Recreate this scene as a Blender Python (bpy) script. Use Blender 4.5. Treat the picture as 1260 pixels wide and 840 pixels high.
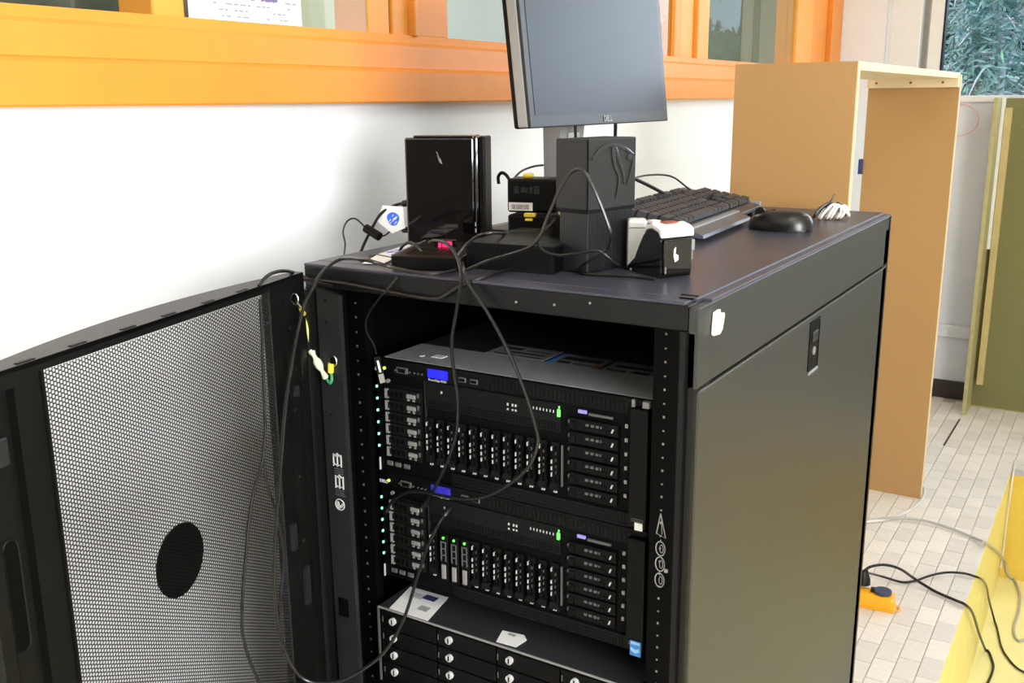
import bpy, bmesh, math, random
from mathutils import Vector, Matrix
for o in list(bpy.data.objects): bpy.data.objects.remove(o, do_unlink=True)
S = bpy.context.scene
COL = S.collection
random.seed(7)
PI = math.pi

# ------------------------------------------------------------------ camera
cam_data = bpy.data.cameras.new('camera')
cam = bpy.data.objects.new('camera', cam_data)
COL.objects.link(cam)
S.camera = cam
cam_data.sensor_width = 36.0
cam_data.lens = 1218.7 / 1260 * 36.0
cam_data.clip_start = 0.02
R3 = ((0.85087, -0.11775, 0.51201), (0.52531, 0.20624, -0.82554), (-0.00839, 0.97139, 0.23734))
M = Matrix([list(R3[i]) + [(0.69684, -1.04106, 1.42537)[i]] for i in range(3)] + [[0, 0, 0, 1]])
cam.matrix_world = M

# ------------------------------------------------------------------ light
W = bpy.data.worlds.new('sky'); S.world = W
W.use_nodes = True
nt = W.node_tree; nt.nodes.clear()
wo = nt.nodes.new('ShaderNodeOutputWorld'); wb = nt.nodes.new('ShaderNodeBackground')
tc = nt.nodes.new('ShaderNodeTexCoord'); sx = nt.nodes.new('ShaderNodeSeparateXYZ')
cr = nt.nodes.new('ShaderNodeValToRGB')
cr.color_ramp.elements[0].position = 0.45; cr.color_ramp.elements[0].color = (.66, .82, 1, 1)
cr.color_ramp.elements[1].position = 0.8; cr.color_ramp.elements[1].color = (.3, .52, 1, 1)
ma = nt.nodes.new('ShaderNodeMath'); ma.operation = 'MULTIPLY_ADD'; ma.inputs[1].default_value = .5; ma.inputs[2].default_value = .5
nt.links.new(tc.outputs['Generated'], sx.inputs[0]); nt.links.new(sx.outputs['Z'], ma.inputs[0])
nt.links.new(ma.outputs[0], cr.inputs[0]); nt.links.new(cr.outputs[0], wb.inputs[0]); nt.links.new(wb.outputs[0], wo.inputs[0])
wb.inputs[1].default_value = 2.4

def area(name, loc, rot, sx_, sy_, power, color=(1, 1, 1)):
    l = bpy.data.lights.new(name, 'AREA'); l.shape = 'RECTANGLE'; l.size = sx_; l.size_y = sy_
    l.energy = power; l.color = color
    o = bpy.data.objects.new(name, l); COL.objects.link(o); o.location = loc; o.rotation_euler = rot
    return o
# daylight through the long window band of the right wall and the end window
area('daylight_right_window', (2.96, -1.8, 1.7), (0, PI/2, 0), 1.25, 1.55, 190, (1, .99, .97))
area('daylight_end_window', (1.4, 3.93, 2.1), (-PI/2, 0, 0), 2.4, 1.1, 32, (.9, .96, 1))
garden_fill_sun = bpy.data.lights.new('garden_fill_sun', 'SUN'); garden_fill_sun.energy = 2.2; garden_fill_sun.angle = .05; garden_fill_sun.color = (1, .96, .88)  # sun lamp added only to brighten the garden trees
so = bpy.data.objects.new('garden_fill_sun', garden_fill_sun); COL.objects.link(so); so.rotation_euler = (math.radians(42), 0, math.radians(-8))
LAMP_POWER = 6
S.view_settings.view_transform = 'Standard'
S.view_settings.look = 'None'
S.view_settings.gamma = 1.0
S.view_settings.use_curve_mapping = False
S.view_settings.exposure = 0.0

# ------------------------------------------------------------------ materials
def mat(name, color, rough=.5, metal=0, var=.06, scale=30, bump=0, bscale=200, spec=.5, emit=0, random_obj=0, coat=0, alpha_noise=None):
    m = bpy.data.materials.new(name); m.use_nodes = True
    t = m.node_tree; b = t.nodes['Principled BSDF']
    b.inputs['Roughness'].default_value = rough; b.inputs['Metallic'].default_value = metal
    b.inputs['Specular IOR Level'].default_value = spec
    if coat: b.inputs['Coat Weight'].default_value = coat; b.inputs['Coat Roughness'].default_value = .05
    co = t.nodes.new('ShaderNodeTexCoord')
    n = t.nodes.new('ShaderNodeTexNoise'); n.inputs['Scale'].default_value = scale; n.inputs['Detail'].default_value = 4
    t.links.new(co.outputs['Object'], n.inputs['Vector'])
    r = t.nodes.new('ShaderNodeMapRange'); r.inputs['From Min'].default_value = .3; r.inputs['From Max'].default_value = .7
    r.inputs['To Min'].default_value = 1 - var; r.inputs['To Max'].default_value = 1 + var
    t.links.new(n.outputs['Fac'], r.inputs['Value'])
    v = t.nodes.new('ShaderNodeVectorMath'); v.operation = 'SCALE'; v.inputs[0].default_value = color
    t.links.new(r.outputs[0], v.inputs['Scale'])
    src = v.outputs[0]
    if random_obj:
        oi = t.nodes.new('ShaderNodeObjectInfo'); r2 = t.nodes.new('ShaderNodeMapRange')
        r2.inputs['To Min'].default_value = 1 - random_obj; r2.inputs['To Max'].default_value = 1 + random_obj
        t.links.new(oi.outputs['Random'], r2.inputs['Value'])
        v2 = t.nodes.new('ShaderNodeVectorMath'); v2.operation = 'SCALE'
        t.links.new(src, v2.inputs[0]); t.links.new(r2.outputs[0], v2.inputs['Scale']); src = v2.outputs[0]
    t.links.new(src, b.inputs['Base Color'])
    if emit:
        t.links.new(src, b.inputs['Emission Color']); b.inputs['Emission Strength'].default_value = emit
    if bump:
        n2 = t.nodes.new('ShaderNodeTexNoise'); n2.inputs['Scale'].default_value = bscale
        t.links.new(co.outputs['Object'], n2.inputs['Vector'])
        bp = t.nodes.new('ShaderNodeBump'); bp.inputs['Strength'].default_value = bump; bp.inputs['Distance'].default_value = .0006
        t.links.new(n2.outputs['Fac'], bp.inputs['Height']); t.links.new(bp.outputs[0], b.inputs['Normal'])
    return m
def glass(name, tint, refl=1.0, rough=.02):
    m = bpy.data.materials.new(name); m.use_nodes = True
    t = m.node_tree; t.nodes.clear()
    o = t.nodes.new('ShaderNodeOutputMaterial'); mx = t.nodes.new('ShaderNodeMixShader')
    tr = t.nodes.new('ShaderNodeBsdfTransparent'); tr.inputs[0].default_value = (*tint, 1)
    gl = t.nodes.new('ShaderNodeBsdfGlossy'); gl.inputs['Roughness'].default_value = rough
    fr = t.nodes.new('ShaderNodeFresnel'); fr.inputs[0].default_value = 1.5
    mm = t.nodes.new('ShaderNodeMath'); mm.operation = 'MULTIPLY'; mm.inputs[1].default_value = refl
    ge = t.nodes.new('ShaderNodeNewGeometry'); mb = t.nodes.new('ShaderNodeMath'); mb.operation = 'SUBTRACT'; mb.inputs[0].default_value = 1
    m2 = t.nodes.new('ShaderNodeMath'); m2.operation = 'MULTIPLY'
    t.links.new(ge.outputs['Backfacing'], mb.inputs[1]); t.links.new(fr.outputs[0], mm.inputs[0]); t.links.new(mm.outputs[0], m2.inputs[0]); t.links.new(mb.outputs[0], m2.inputs[1]); t.links.new(m2.outputs[0], mx.inputs[0])
    t.links.new(tr.outputs[0], mx.inputs[1]); t.links.new(gl.outputs[0], mx.inputs[2]); t.links.new(mx.outputs[0], o.inputs[0])
    return m

MT = dict(
 wall=mat('white_plaster', (.84, .86, .89), .7, var=.015, scale=3, bump=.25, bscale=60),
 end_wall=mat('grey_plaster', (.70, .71, .75), .7, var=.03, scale=6, bump=.25, bscale=80),
 dark_wall=mat('dark_reflected_wall', (.035, .028, .024), .5, var=.2, scale=6),  # invented dark tone, for what the glossy things reflect
 cream=mat('cream_paint', (.72, .68, .54), .5, var=.03),
 orange=mat('orange_paint', (.86, .29, .035), .45, var=.05, scale=8, bump=.12, bscale=90),
 orange_lit=mat('lit_orange_paint', (.88, .36, .06), .45, var=.05, scale=8, bump=.12, bscale=90),  # same orange paint, lightened where the frames catch more light
 ceiling=mat('ceiling_paint', (.8, .8, .78), .8),
 grout=mat('grout', (.5, .46, .41), .8),
 tile=mat('beige_tile', (.74, .68, .60), .45, var=.05, scale=60, random_obj=.09, bump=.1, bscale=120),
 riser=mat('yellow_riser', (.82, .70, .24), .5, var=.04, scale=10),
 riser_gold=mat('golden_riser', (.80, .56, .09), .5, var=.05, scale=10),
 lino=mat('yellow_lino', (.85, .77, .36), .4, var=.04, scale=8),
 brown_base=mat('dark_skirting', (.03, .02, .017), .5),
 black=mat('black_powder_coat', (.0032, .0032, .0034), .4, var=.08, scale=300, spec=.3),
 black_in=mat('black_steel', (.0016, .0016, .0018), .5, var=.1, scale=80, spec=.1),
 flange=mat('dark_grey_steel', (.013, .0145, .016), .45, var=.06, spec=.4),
 roof=mat('black_roof_sheet', (.048, .048, .070), .34, var=.08, scale=120, spec=.3),
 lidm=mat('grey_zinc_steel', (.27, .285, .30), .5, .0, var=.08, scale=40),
 lid_dark=mat('dark_zinc_steel', (.022, .024, .027), .45, .0, var=.08, scale=40),  # darker copy of the lid zinc
 gloss=mat('gloss_black_plastic', (.004, .003, .003), .06, var=.1, coat=.6),
 plastic=mat('black_plastic', (.0022, .0022, .0024), .42, var=.1, scale=80, spec=.16),
 plastic_g=mat('charcoal_plastic', (.015, .016, .016), .5, var=.06, scale=120, spec=.4), plastic_v=mat('vent_black_plastic', (.0055, .006, .0062), .5, spec=.15),
 plastic_b=mat('slate_plastic', (.009, .0105, .013), .45, var=.06, scale=120),
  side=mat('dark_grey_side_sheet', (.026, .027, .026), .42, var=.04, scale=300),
 rubber=mat('black_rubber', (.004, .004, .0045), .35, var=.1),
 cable_grey=mat('grey_cable', (.008, .008, .0085), .28, var=.1),
 white_p=mat('white_plastic', (.82, .82, .8), .3, var=.02),
 silver=mat('silver_plastic', (.26, .26, .255), .35, .2, var=.04),
 steel=mat('bright_steel', (.6, .6, .6), .25, 1, var=.05),
 plastic_s=mat('satin_black_plastic', (.004, .004, .0042), .28, var=.05, spec=.5), krest=mat('blue_grey_palm_rest', (.07, .08, .105), .3, var=.05),
 key=mat('dark_grey_keys', (.03, .03, .034), .45, var=.1, random_obj=.25),
 kbody=mat('keyboard_body', (.02, .022, .027), .3, var=.05),
 mdf=mat('mdf_board', (.44, .25, .095), .65, var=.06, scale=220, bump=.06, bscale=400),
 pine=mat('pale_pine', (.78, .64, .42), .55, var=.08, scale=14),
 olive=mat('olive_felt', (.20, .19, .075), .85, var=.12, scale=150, bump=.2, bscale=300),
 olive_edge=mat('olive_edge', (.42, .37, .17), .7, var=.08, scale=30),
 batten=mat('pine_batten', (.58, .45, .2), .6, var=.08, scale=14),
 screen=mat('lcd_screen', (.010, .014, .022), .34, var=.02, spec=.35),
 bezel=mat('monitor_bezel', (.012, .012, .0125), .35, var=.05),
 paper=mat('white_paper', (.8, .8, .79), .7, var=.02),
 paper_d=mat('grey_print', (.30, .30, .31), .8, var=.3, scale=400),
 purple=mat('purple_print', (.2, .17, .35), .8), tan=mat('tan_print', (.62, .5, .36), .8),
 blue=mat('blue_print', (.03, .14, .75), .5, var=.15, scale=200),
 blue_lcd=mat('blue_backlight', (.01, .01, .9), .3, emit=1.0),
 blue_dim=mat('dim_blue_backlight', (.02, .015, .35), .3, emit=.35),
 violet=mat('violet_tag', (.3, .28, .75), .5), navy=mat('navy_plastic', (.03, .04, .15), .4),
 sticker_blue=mat('blue_sticker', (.04, .25, .75), .3, var=.3, scale=150),
 sky_print=mat('pale_blue_print', (.35, .6, .9), .4),
 green_led=mat('green_led', (.1, .95, .08), .3, emit=1.6), cyan_led=mat('cyan_led', (.3, .95, .7), .3, emit=1.0),
 lime_led=mat('lime_led', (.6, .95, .1), .3, emit=1.0), red_led=mat('red_led', (1, .02, .12), .3, emit=1.2),
 mark=mat('white_print', (.5, .51, .52), .6), mark_dim=mat('grey_mark', (.09, .092, .095), .5),
 yellow=mat('yellow_plastic', (.85, .68, .06), .4), wire_g=mat('green_wire', (.05, .32, .14), .4), wire_y=mat('yellow_green_wire', (.62, .68, .2), .4),
 clear=mat('milky_nylon', (.62, .68, .5), .3, var=.05), orange_strip=mat('orange_yellow_plastic', (.95, .43, .015), .35, var=.03),
 blue_cap=mat('blue_grey_cap', (.035, .05, .1), .4), pink=mat('pink_cable', (.75, .5, .5), .4),
 white_cable=mat('white_cable', (.72, .7, .66), .35), grey_pale=mat('pale_grey_cable', (.42, .41, .38), .4), red_brown=mat('red_brown_print', (.3, .06, .035), .5),
 glass=glass('window_glass', (.86, .92, .88), 1.0), glass_out=glass('clear_glass', (.95, .98, .98), 1.0),
 bark=mat('pale_bark', (.62, .58, .52), .8, var=.2, scale=20), leaf_d=mat('dark_hedge_leaf', (.055, .10, .095), .6, var=.5, scale=1.5),
 leaf=mat('blue_green_leaf', (.20, .30, .22), .6, var=.5, scale=2.5),
 leaf_l=mat('light_green_leaf', (.30, .48, .24), .6, var=.5, scale=2.5), grass=mat('grass', (.1, .2, .06), .9, var=.3, scale=5),
 corridor=mat('corridor_paint', (.45, .46, .38), .8, var=.08, scale=2), brick_dark=mat('dark_cabinet', (.07, .07, .055), .5, var=.5, scale=6),
 lamp=mat('lamp_diffuser', (1, 1, .97), .5, emit=2),
)

# ------------------------------------------------------------------ mesh helpers
class MB:
    def __init__(s): s.v = []; s.f = []; s.mi = []
    def add(s, v, f, m=0):
        k = len(s.v); s.v += [tuple(p) for p in v]; s.f += [tuple(i + k for i in q) for q in f]; s.mi += [m] * len(f); return s
    def box(s, a, b, m=0, bev=0):
        x0, y0, z0 = (min(a[i], b[i]) for i in range(3)); x1, y1, z1 = (max(a[i], b[i]) for i in range(3))
        if bev:
            bm = bmesh.new(); bmesh.ops.create_cube(bm, size=1)
            for v in bm.verts: v.co = Vector(((x0+x1)/2 + v.co.x*(x1-x0), (y0+y1)/2 + v.co.y*(y1-y0), (z0+z1)/2 + v.co.z*(z1-z0)))
            bmesh.ops.bevel(bm, geom=list(bm.edges), offset=min(bev, .45*min(x1-x0, y1-y0, z1-z0)), segments=2, affect='EDGES', profile=.5)
            bm.verts.index_update(); s.add([v.co[:] for v in bm.verts], [[v.index for v in f.verts] for f in bm.faces], m); bm.free(); return s
        v = [(x, y, z) for z in (z0, z1) for y in (y0, y1) for x in (x0, x1)]
        return s.add(v, [(0, 2, 3, 1), (4, 5, 7, 6), (0, 1, 5, 4), (2, 6, 7, 3), (0, 4, 6, 2), (1, 3, 7, 5)], m)
    def tube(s, pts, r, n=8, m=0, cap=True, rs=None):
        P = [Vector(p) for p in pts]; N = len(P); up = None; k = len(s.v)
        for i, p in enumerate(P):
            t = (P[min(i+1, N-1)] - P[max(i-1, 0)])
            t = t.normalized() if t.length > 1e-9 else Vector((0, 0, 1))
            if up is None:
                up = Vector((0, 0, 1)) if abs(t.z) < .9 else Vector((1, 0, 0))
            up = (up - t * up.dot(t)); up = up.normalized() if up.length > 1e-6 else t.orthogonal().normalized()
            sd = t.cross(up); rr = rs[i] if rs else r
            for j in range(n):
                a = 2*PI*j/n; s.v.append(tuple(p + up*math.cos(a)*rr + sd*math.sin(a)*rr))
        for i in range(N-1):
            for j in range(n):
                a = k+i*n+j; b = k+i*n+(j+1) % n; s.f.append((a, b, b+n, a+n)); s.mi.append(m)
        if cap:
            s.f.append(tuple(k+j for j in range(n))[::-1]); s.f.append(tuple(k+(N-1)*n+j for j in range(n))); s.mi += [m, m]
        return s
    def prism(s, poly, ax, a, b, m=0):   # poly of 2D points in the plane across axis ax
        def P(p, t):
            q = [p[0], p[1]]; q.insert(ax, t); return q
        n = len(poly); v = [P(p, a) for p in poly] + [P(p, b) for p in poly]
        f = [tuple(range(n)), tuple(range(2*n-1, n-1, -1))] + [(i, i+n, (i+1) % n + n, (i+1) % n) for i in range(n)]
        return s.add(v, f, m)
    def disc(s, c, r, ax, h, n=20, m=0):
        poly = [(math.cos(2*PI*i/n)*r, math.sin(2*PI*i/n)*r) for i in range(n)]
        o = [c[i] for i in range(3) if i != ax]
        return s.prism([(p[0]+o[0], p[1]+o[1]) for p in poly], ax, c[ax], c[ax]+h, m)
    def map(s, fn, k=0):
        s.v[k:] = [tuple(fn(Vector(p))) for p in s.v[k:]]; return s
def obj(name, mb, m, parent=None, smooth=False, kind=None):
    me = bpy.data.meshes.new(name); me.from_pydata(mb.v, [], mb.f)
    ms = m if isinstance(m, (list, tuple)) else [m]
    for q in ms: me.materials.append(MT[q])
    if len(ms) > 1: me.polygons.foreach_set('material_index', mb.mi)
    if smooth:
        me.polygons.foreach_set('use_smooth', [True]*len(me.polygons))
    me.validate(); me.update()
    bm = bmesh.new(); bm.from_mesh(me); bmesh.ops.recalc_face_normals(bm, faces=bm.faces); bm.to_mesh(me); bm.free()
    if smooth: 
        try: me.set_sharp_from_angle(angle=math.radians(40))
        except Exception: pass
    o = bpy.data.objects.new(name, me); COL.objects.link(o)
    if parent: o.parent = parent
    if kind: o['kind'] = kind
    return o
def inst(name, me, parent, loc=(0, 0, 0), rot=(0, 0, 0)):
    o = bpy.data.objects.new(name, me); COL.objects.link(o); o.parent = parent; o.location = loc; o.rotation_euler = rot; return o
def tag(o, label, cat, group=None):
    o['label'] = label; o['category'] = cat
    if group: o['group'] = group
    return o
def thing(name, label, cat, loc=(0, 0, 0), rz=0, group=None):
    o = bpy.data.objects.new(name, None); COL.objects.link(o); o.empty_display_size = .05
    o.location = loc; o.rotation_euler = (0, 0, rz); return tag(o, label, cat, group)
def label_part(o, text): o['label'] = text; return o
def smooth_path(pts, k=6):
    P = [Vector(p) for p in pts]; out = []
    for i in range(len(P)-1):
        a, b, c, d = P[max(i-1, 0)], P[i], P[i+1], P[min(i+2, len(P)-1)]
        for j in range(k):
            t = j/k; out.append(.5*((2*b)+(c-a)*t+(2*a-5*b+4*c-d)*t*t+(3*b-a-3*c+d)*t**3))
    out.append(P[-1]); return out
def text_mesh(name, body, size, m, parent, fn, bold=0, ext=.0003):
    cu = bpy.data.curves.new(name, 'FONT'); cu.body = body; cu.size = size; cu.extrude = ext; cu.offset = bold; cu.resolution_u = 2
    cu.align_x = 'CENTER'; cu.align_y = 'CENTER'
    t = bpy.data.objects.new(name, cu); COL.objects.link(t)
    dg = bpy.context.evaluated_depsgraph_get(); me = bpy.data.meshes.new_from_object(t.evaluated_get(dg))
    bpy.data.objects.remove(t, do_unlink=True)
    for v in me.vertices: v.co = Vector(fn(v.co))
    me.name = name; me.materials.clear(); me.materials.append(MT[m])
    o = bpy.data.objects.new(name, me); COL.objects.link(o); o.parent = parent; return o
# ------------------------------------------------------------------ the setting
WX = -.57          # left wall plane
EY = 4.0           # end wall plane
LZ = -.43          # lower floor
CZ = 2.75
def struct(name, mb, m, parent=None, smooth=False): return obj(name, mb, m, parent, smooth, None if parent else 'structure')
PX = .437; PY = 3.03   # platform edges
fl = struct('floor', MB().box((-.62, -4.2, -.05), (PX-.004, EY, -.004)).box((PX-.004, PY+.004, -.05), (3.0, EY, -.004)), 'grout')
TW, TL, G = .0546, .105, .0022
tiles = {}
tm = MB().box((-TW/2+G/2, -TL/2+G/2, -.006), (TW/2-G/2, TL/2-G/2, 0), bev=.0008)
tme = None; rest = MB(); n_t = 0
def put_tile(x, y):
    global tme, n_t
    if tme is None:
        o = obj('tile', tm, 'tile', fl); tme = o.data; o.location = (x, y, random.uniform(-.0006, .0002))
    else: inst('tile', tme, fl, (x, y, random.uniform(-.0006, .0002)))
    n_t += 1
for c in range(-2, 44):
    x = PX - TW/2 - (8 - c - 1)*TW if c < 8 else PX + TW/2 + (c-8)*TW
    off = (c*37 % 3)*TL/3
    for k in range(-40, 30):
        y = 1.2 + k*TL + off
        if x > PX and y - TL/2 < PY: continue
        if y + TL/2 > EY - .005 or y < -3: continue
        near = 1.15 < y and 0.0 < x < .44 or (PY < y and .0 < x < .95)
        if near and n_t < 300: put_tile(x, y)
        elif -.05 < x < 1.3: rest.box((x-TW/2+G/2, y-TL/2+G/2, -.006), (x+TW/2-G/2, y+TL/2-G/2, -.0004))
obj('tiles_beyond', rest, 'tile', fl, kind='stuff')
obj('floor_seam', MB().add([(.158, 3.25, .0006), (.166, 3.25, .0006), (.163, 3.66, .0006), (.170, 3.66, .0006), (.158, 3.25, .0012), (.166, 3.25, .0012), (.163, 3.66, .0012), (.170, 3.66, .0012)],
    [(4, 5, 7, 6), (0, 1, 5, 4), (1, 3, 7, 5), (3, 2, 6, 7), (2, 0, 4, 6)]), 'brown_base', fl)
struct('trim_1', MB().box((PX-.004, -4.2, LZ), (PX, PY, -.0005)), 'riser')
struct('trim_2', MB().box((PX, PY, LZ), (3.0, PY+.004, -.0005)), 'riser_gold')
struct('floor_2', MB().box((PX, -4.2, LZ-.05), (3.0, PY, LZ)), 'lino')
struct('wall_left', MB().box((WX-.12, -4.2, LZ), (WX, EY, 1.43)).box((WX-.12, -4.2, 2.5), (WX, EY, CZ)), 'wall')
struct('wall_front', MB().box((-.7, -4.3, LZ), (3.1, -4.2, CZ)), 'dark_wall')  # unseen wall behind the camera, darkened to keep reflections dark
struct('ceiling', MB().box((-.7, -4.3, CZ), (3.1, EY+.12, CZ+.08)), 'ceiling')
struct('wall_right', MB().box((3.0, -4.2, LZ), (3.12, EY, 1.05)).box((3.0, -4.2, 2.35), (3.12, EY, CZ)).box((3.0, -4.2, 1.05), (3.12, -2.6, 2.35)).box((3.0, -1.0, 1.05), (3.12, EY, 2.35)), 'wall')
w2 = struct('window_5', MB().box((3.0, -2.6, 1.05), (3.06, -1, 1.08)).box((3.0, -2.6, 2.32), (3.06, -1, 2.35)).box((3.0, -1.82, 1.08), (3.06, -1.78, 2.32)), 'white_p')
obj('pane', MB().box((3.03, -2.6, 1.08), (3.035, -1, 2.32)), 'glass_out', w2)
# end wall: pilaster, panel beside the window, window band
struct('wall_back', MB().box((-.69, EY, LZ), (-.115, EY+.14, CZ)).box((-.115, EY, LZ), (3.12, EY+.14, 1.405)).box((-.115, EY, 2.62), (3.12, EY+.14, CZ)), 'end_wall')
struct('trim_3', MB().box((WX, EY-.03, 0), (-.352, EY, CZ)), 'wall')
struct('trim_4', MB().box((-.352, EY-.014, 1.405), (-.20, EY, CZ), bev=.004).box((-.335, EY-.018, 1.405), (-.325, EY-.012, CZ)), 'white_p')
we = struct('window_4', MB().box((-.165, EY-.012, 1.395), (-.105, EY+.05, 2.65), bev=.004).box((-.105, EY-.012, 1.395), (2.9, EY+.05, 1.425), bev=.004).box((-.105, EY-.012, 2.62), (2.9, EY+.05, 2.66)).box((1.05, EY-.01, 1.425), (1.12, EY+.05, 2.62)).box((2.85, EY-.01, 1.425), (2.9, EY+.05, 2.62)), 'white_p')
obj('gasket', MB().box((-.106, EY-.014, 1.42), (-.098, EY+.04, 2.62)), 'rubber', we)
obj('pane', MB().box((-.1, EY+.02, 1.42), (2.9, EY+.025, 2.63)), 'glass_out', we)
struct('trim_5', MB().box((-.192, EY-.006, 1.405), (-.172, EY+.002, CZ)), 'silver')
struct('baseboard_back', MB().box((-.35, EY-.015, 0), (3.0, EY, .085)), 'brown_base')
struct('trim_6', MB().box((-.35, EY-.02, .30), (.16, EY, .36), bev=.004), 'end_wall')
# left wall: orange window band above the white wall
prof = [(WX-.1, 1.421), (WX+.03, 1.421), (WX+.032, 1.424), (WX+.032, 1.479), (WX+.026, 1.484), (WX+.018, 1.487), (WX+.016, 1.53), (WX+.010, 1.536), (WX+.004, 1.552), (WX-.1, 1.552)]
struct('trim_7', MB().prism([(p[0], p[1]) for p in prof], 1, -4.2, EY-.031), 'orange')
def post(mb, y0, y1, x1=WX+.004, x0=WX-.09): return mb.box((x0, y0, 1.55), (x1, y1, 2.5), bev=.003)
w = struct('window_1', post(MB(), .005, .067, WX-.013).box((WX-.09, -4.2, 2.43), (WX, .47, 2.5)), 'orange_lit')
obj('pane', MB().box((WX-.012, -4.1, 1.55), (WX-.0085, .005, 2.45)), 'glass', w)
obj('pane', MB().box((WX-.012, .067, 1.55), (WX-.0085, .50, 2.45)), 'glass', w)
obj('sash_stile', post(MB(), .50, .566, WX-.006), 'orange_lit', w)
obj('sash_stile', post(MB(), .573, .625, WX-.004), 'orange_lit', w)
obj('putty_line', MB().box((WX-.02, .564, 1.555), (WX-.012, .575, 2.45)), 'brown_base', w)
w = struct('window_2', post(post(MB(), .635, .75), 1.975, 2.03).box((WX-.09, .62, 2.43), (WX, 2.03, 2.5)), 'orange')
obj('bead', post(MB(), .625, .637, WX+.012), 'orange_lit', w)
obj('pane', MB().box((WX-.012, .75, 1.545), (WX-.0085, 1.975, 2.45)), 'glass', w)
w = struct('window_3', post(post(post(MB(), 2.03, 2.16, WX-.01), 2.17, 2.268), 3.29, 3.52).box((WX-.09, 2.03, 2.43), (WX, 3.97, 2.5)), 'orange_lit')
obj('frame_edge', post(post(MB(), 3.53, 3.78, WX-.004), 3.79, 3.965, WX+.02), 'orange', w)
obj('pane', MB().box((WX-.012, 2.268, 1.545), (WX-.0085, 3.29, 2.45)), 'glass', w)
# corridor behind the left wall
struct('wall_corridor', MB().box((-2.6, -4.2, LZ), (-2.5, 5.2, CZ)).box((-2.6, 5.2, LZ), (-.69, 5.3, CZ)).box((-2.6, -4.3, LZ), (-.69, -4.2, CZ)), 'corridor')
struct('floor_3', MB().box((-2.6, -4.2, -.06), (-.69, 5.2, -.01)), 'corridor')
struct('ceiling_2', MB().box((-2.6, -4.3, CZ), (-.69, 5.3, CZ+.08)), 'ceiling')
struct('wall_corridor_2', MB().box((-.75, EY+.14, LZ), (-.69, 5.2, CZ)), 'ceiling')
d = struct('door_1', MB().box((-2.5, 1.99, 0), (-2.47, 2.07, 2.2), bev=.006).box((-2.5, 2.62, 0), (-2.47, 2.7, 2.2), bev=.006).box((-2.5, 2.07, 0), (-2.485, 2.62, 2.15)), 'cream')
obj('rail', MB().box((-2.486, 2.3, 0), (-2.476, 2.34, 2.15)), 'cream', d)
cb = thing('corridor_cabinet', 'dark glazed cupboard seen through the left window', 'cabinet', (-2.48, 1.0, -.01))
obj('body', MB().box((0, -1.6, 0), (.35, .75, 2.2), bev=.004), 'brick_dark', cb)
obj('upright', MB().box((.345, .33, 0), (.365, .37, 2.2)), 'silver', cb)
obj('upright', MB().box((.345, -.5, 0), (.365, -.46, 2.2)), 'plastic_g', cb)
# notice taped on the glass
no = thing('paper_notice', 'white printed notice taped to the glass of the left window', 'poster', (WX-.0083, .07, 1.553))
obj('sheet', MB().box((0, 0, 0), (.0012, .25, .33)), 'paper', no)
pr = MB(); pr2 = MB(); pr3 = MB()
for r in range(14):
    z = .006 + r*.0095; y = .045 + random.random()*.02
    while y < .235:
        l = random.choice((.006, .009, .013))
        if random.random() < .55: pr.box((.0012, y, z), (.0016, y+l, z+.0022))
        y += l + .004
obj('text_lines', pr, 'paper_d', no, kind='stuff')
obj('heading_bar', MB().box((.0012, .155, .036), (.0018, .193, .0425)), 'purple', no)
obj('heading_bar', MB().box((.0012, .045, .040), (.0018, .088, .046)), 'tan', no)
# lamps
def lamp(x, y, where):
    t = thing('ceiling_light', 'long white fluorescent ceiling light ' + where, 'ceiling light', (x, y, CZ), 0, 'fluorescent ceiling lights')
    obj('housing', MB().box((-.09, -.62, -.06), (.09, .62, 0), bev=.006), 'white_p', t)
    obj('diffuser', MB().box((-.075, -.6, -.075), (.075, .6, -.058), bev=.006), 'lamp', t)
    area('lamp_light', (x, y, CZ-.09), (0, 0, 0), .14, 1.2, LAMP_POWER, (1, .985, .95))
for x, y, q in ((.9, -.6, 'above the front of the rack'), (.9, 2.4, 'above the step corner near the wooden frame'), (2.1, -.6, 'near the right-hand windows, front one'), (2.1, 2.4, 'near the right-hand wall, back one')): lamp(x, y, q)
area('corridor_lamp', (-1.6, 1.5, CZ-.05), (0, 0, 0), .3, 6, 55, (1, .98, .93))
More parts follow.
